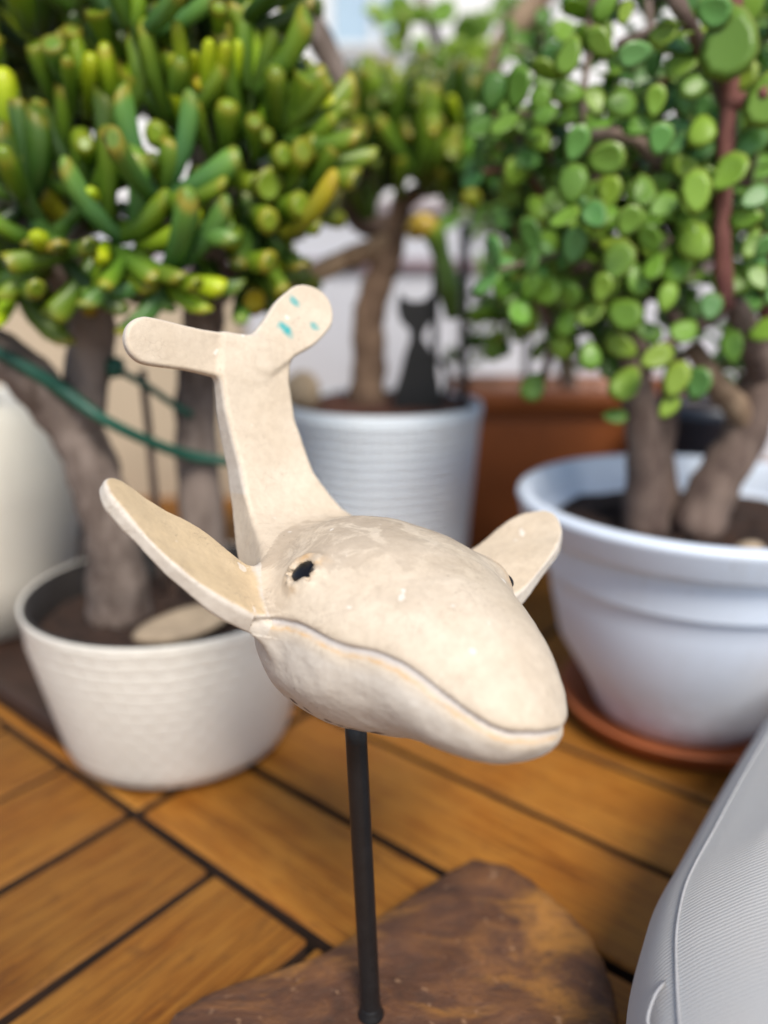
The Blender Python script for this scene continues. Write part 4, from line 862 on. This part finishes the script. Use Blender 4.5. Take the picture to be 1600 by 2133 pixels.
EXJ = [(1520, 92, 62), (1597, 210, 48), (1485, 22, 33), (1560, 15, 40), (1180, 72, 33), (1185, 118, 35), (1250, 90, 32), (1320, 112, 34), (1382, 72, 27), (1302, 28, 22), (1260, 15, 28), (1185, 192, 33), (1240, 215, 30), (1295, 215, 32), (1330, 262, 30), (1375, 290, 29),
       (1200, 300, 34), (1262, 330, 37), (1178, 375, 36), (1365, 212, 28), (1240, 450, 31), (1195, 512, 35), (1287, 545, 39), (1365, 518, 33), (1328, 580, 36), (1300, 655, 38), (1295, 722, 34), (1365, 745, 36), (1305, 800, 38), (1408, 792, 39), (1455, 800, 34), (1525, 582, 44),
       (1450, 402, 42), (1445, 452, 38), (1445, 505, 42), (1520, 466, 23), (1518, 365, 40), (1572, 412, 34), (1430, 350, 30), (1525, 722, 34), (1160, 705, 28), (1170, 622, 28), (1120, 430, 33), (1075, 360, 32), (1060, 400, 30), (1110, 805, 30), (1280, 868, 25), (1392, 848, 28),
       (1560, 300, 38), (1590, 690, 30), (1425, 690, 32), (1232, 655, 31), (1168, 725, 26), (1065, 530, 28), (1120, 290, 33), (1100, 330, 30), (1165, 560, 30), (1230, 740, 30), (1460, 270, 34), (1420, 140, 30), (1450, 175, 34), (1570, 510, 34), (1580, 580, 32), (1390, 620, 30),
       (1410, 560, 34), (1340, 400, 34), (1310, 460, 30), (1270, 400, 30), (1130, 240, 28), (1140, 170, 28), (1380, 430, 30), (1405, 300, 28), (1480, 640, 28), (1555, 455, 30), (1350, 690, 30), (1255, 600, 30), (1210, 430, 26), (1540, 160, 34)]
def tocam(p): return (CAMP - p).normalized()
for i, (u, v, r) in enumerate(EXJ):
    Y = (0.545 if r > 45 else 0.575 if u > 1180 else 0.66) + 0.04 * r3.random(); p = at(u, v, Y)
    n = (tocam(p) + Vector((r3.uniform(-.45, .45), 0, r3.uniform(-.15, .75)))).normalized()
    a = r3.uniform(0, 2 * math.pi); ax = Vector((math.cos(a), .1, math.sin(a)))
    if r > 45: n = (tocam(p) + Vector((-.15, 0, .25))).normalized(); ax = Vector((.1, .1, -1))
    put_jade(pj, p, n, ax, px2m(2.2 * r, Y), jit(r3.choice((JG, JG, JY, JY, JY, JG, JB)), r3, .18), JADE[1] if r > 45 else None, tip=r3.uniform(.2, .7), r=r3)
poly = [(1035, 260), (1120, 150), (1150, 20), (1170, -80), (1660, -80), (1660, 720), (1500, 850), (1380, 890), (1290, 890), (1240, 780), (1150, 770), (1080, 830), (1055, 600), (1045, 420)]
def inside(u, v):
    c = False
    for i in range(len(poly)):
        (x1, y1), (x2, y2) = poly[i], poly[i - 1]
        if (y1 > v) != (y2 > v) and u < (x2 - x1) * (v - y1) / (y2 - y1) + x1: c = not c
    return c
jg = [jade_geo(c, a) for c in (0.25, 0.45, -0.2) for a in (0.80, 0.98)]; cnt = 0; items = []
holes = [(1222, 60, 34), (1195, 235, 30), (1112, 212, 32), (1215, 130, 28), (1420, 100, 32), (1310, 190, 16), (1170, 20, 24), (1110, 660, 40), (1050, 680, 30)]
def twig(c, a, n, s0, sink, rr, plant=None):
    """a thin stem with opposite pairs of leaves, each pair turned a quarter against the last"""
    a = a.normalized(); e1 = a.cross(Vector((.3, .2, 1))).normalized(); e2 = a.cross(e1); step = s0 * 0.62; pts = []
    for k in range(n):
        p = c + a * (k * step) + Vector((0, 0, -.004 * k)); pts.append(p); f = (k % 2) * math.pi / 2 + rr.uniform(-.3, .3); s = s0 * (1.0 - 0.09 * abs(k - n * .4)) * rr.uniform(.72, 1.14)
        for sg in (1, -1):
            o_ = (e1 * math.cos(f) + e2 * math.sin(f)) * sg; ax = (o_ + a * (.35 if k < n - 1 else .9)).normalized(); nr = (a * .8 - o_ * .45 + Vector((rr.uniform(-.25, .25), rr.uniform(-.45, .1), .25))).normalized()
            if abs(ax.dot(nr)) > .93: continue
            sink(p + ax * s * .55, nr, ax, s)
    part('stem', tube(pts, [.0022] * len(pts), 6, 2), M['redstem'] if rr.random() < .4 else M['bark2'], plant or pj)
tone = [JG]
def sj(p, n, ax, s): put_jade(pj, p, n, ax, s, jit(tone[0], r3, .16), tip=r3.uniform(.1, .6), r=r3)
def sm_(p, n, ax, s):
    y = (ax - n * ax.dot(n)).normalized(); x = y.cross(n); m = Matrix((x, y, n)).transposed().to_4x4()
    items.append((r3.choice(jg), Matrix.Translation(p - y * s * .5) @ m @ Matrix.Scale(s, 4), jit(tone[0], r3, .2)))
k = 0
while k < 150:
    u, v = r3.uniform(1040, 1660), r3.uniform(-80, 880); front = k < 26; Y = r3.uniform(.61, .70) if front else r3.uniform(.67, .90)
    if not inside(u, v) or any(math.hypot(u - a, v - b) < c + 18 for a, b, c in holes) or (v > 640 and r3.random() < .75) or v > 800: continue
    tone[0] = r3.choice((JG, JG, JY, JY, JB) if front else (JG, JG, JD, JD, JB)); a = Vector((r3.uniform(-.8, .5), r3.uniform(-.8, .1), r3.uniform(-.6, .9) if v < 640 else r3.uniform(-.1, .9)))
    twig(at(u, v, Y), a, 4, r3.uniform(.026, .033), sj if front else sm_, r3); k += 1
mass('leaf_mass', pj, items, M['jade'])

# ---- paler jade plant rooted in the trough, behind
r4 = random.Random(31)
pt = empty('jade_plant', (cx, TRY, tz - 0.02), 'blurred smaller jade plant rising from the brown trough behind', 'plant')
P = [Vector((at(1190, 800, TRY).x, TRY, tz - .02)), at(1150, 600, TRY), at(1090, 400, TRY), at(980, 220, TRY + .02), at(900, 60, TRY + .03), at(860, -80, TRY + .04)]
part('trunk', tube(P, [.014, .013, .012, .009, .008, .006], 10, 5, .05, r4, .04), M['bark2'], pt)
P = [at(1000, 240, TRY), at(1050, 90, TRY), at(1130, -10, TRY), at(1180, -90, TRY)]
part('branch', tube(P, [.010, .016, .018, .016], 10, 5, .05, r4, .04), M['bark3'], pt)
part('branch', tube([at(930, 130, TRY), at(900, 110, TRY - .01), at(860, 90, TRY - .02)], [.006, .005, .003], 8, 4), M['redstem'], pt)
EXT = [(970, 70, 38), (940, 105, 32), (1000, 120, 38), (955, 155, 34), (880, 110, 30), (905, 130, 30), (840, 60, 30), (850, 30, 26), (820, 90, 28), (870, 30, 22), (1005, 60, 30), (800, 40, 24), (890, 190, 30), (1090, 110, 50), (1120, 60, 44), (1030, 190, 34), (780, 20, 22), (1060, 220, 32), (830, 10, 28), (920, 30, 30), (1045, 20, 30), (1090, 25, 40)]
for (u, v, r) in EXT:
    Y = TRY - .05 + .08 * r4.random(); p = at(u, v, Y); n = (tocam(p) + Vector((r4.uniform(-.6, .6), 0, r4.uniform(-.2, .8)))).normalized(); a = r4.uniform(0, 6.28)
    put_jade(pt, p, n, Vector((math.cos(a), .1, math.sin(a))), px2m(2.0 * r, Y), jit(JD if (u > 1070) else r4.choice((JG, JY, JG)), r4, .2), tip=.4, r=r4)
def st_(p, n, ax, s): put_jade(pt, p, n, ax, s, jit(r4.choice((JD, JG)), r4, .25), tip=.3, r=r4)
for k in range(26):
    u, v = r4.uniform(985, 1200), r4.uniform(400, 720)
    twig(at(u, v, TRY + r4.uniform(-.06, .08)), Vector((r4.uniform(-.6, .6), r4.uniform(-.5, .1), r4.uniform(-.7, .8))), 4, r4.uniform(.030, .042), st_, r4, pt)
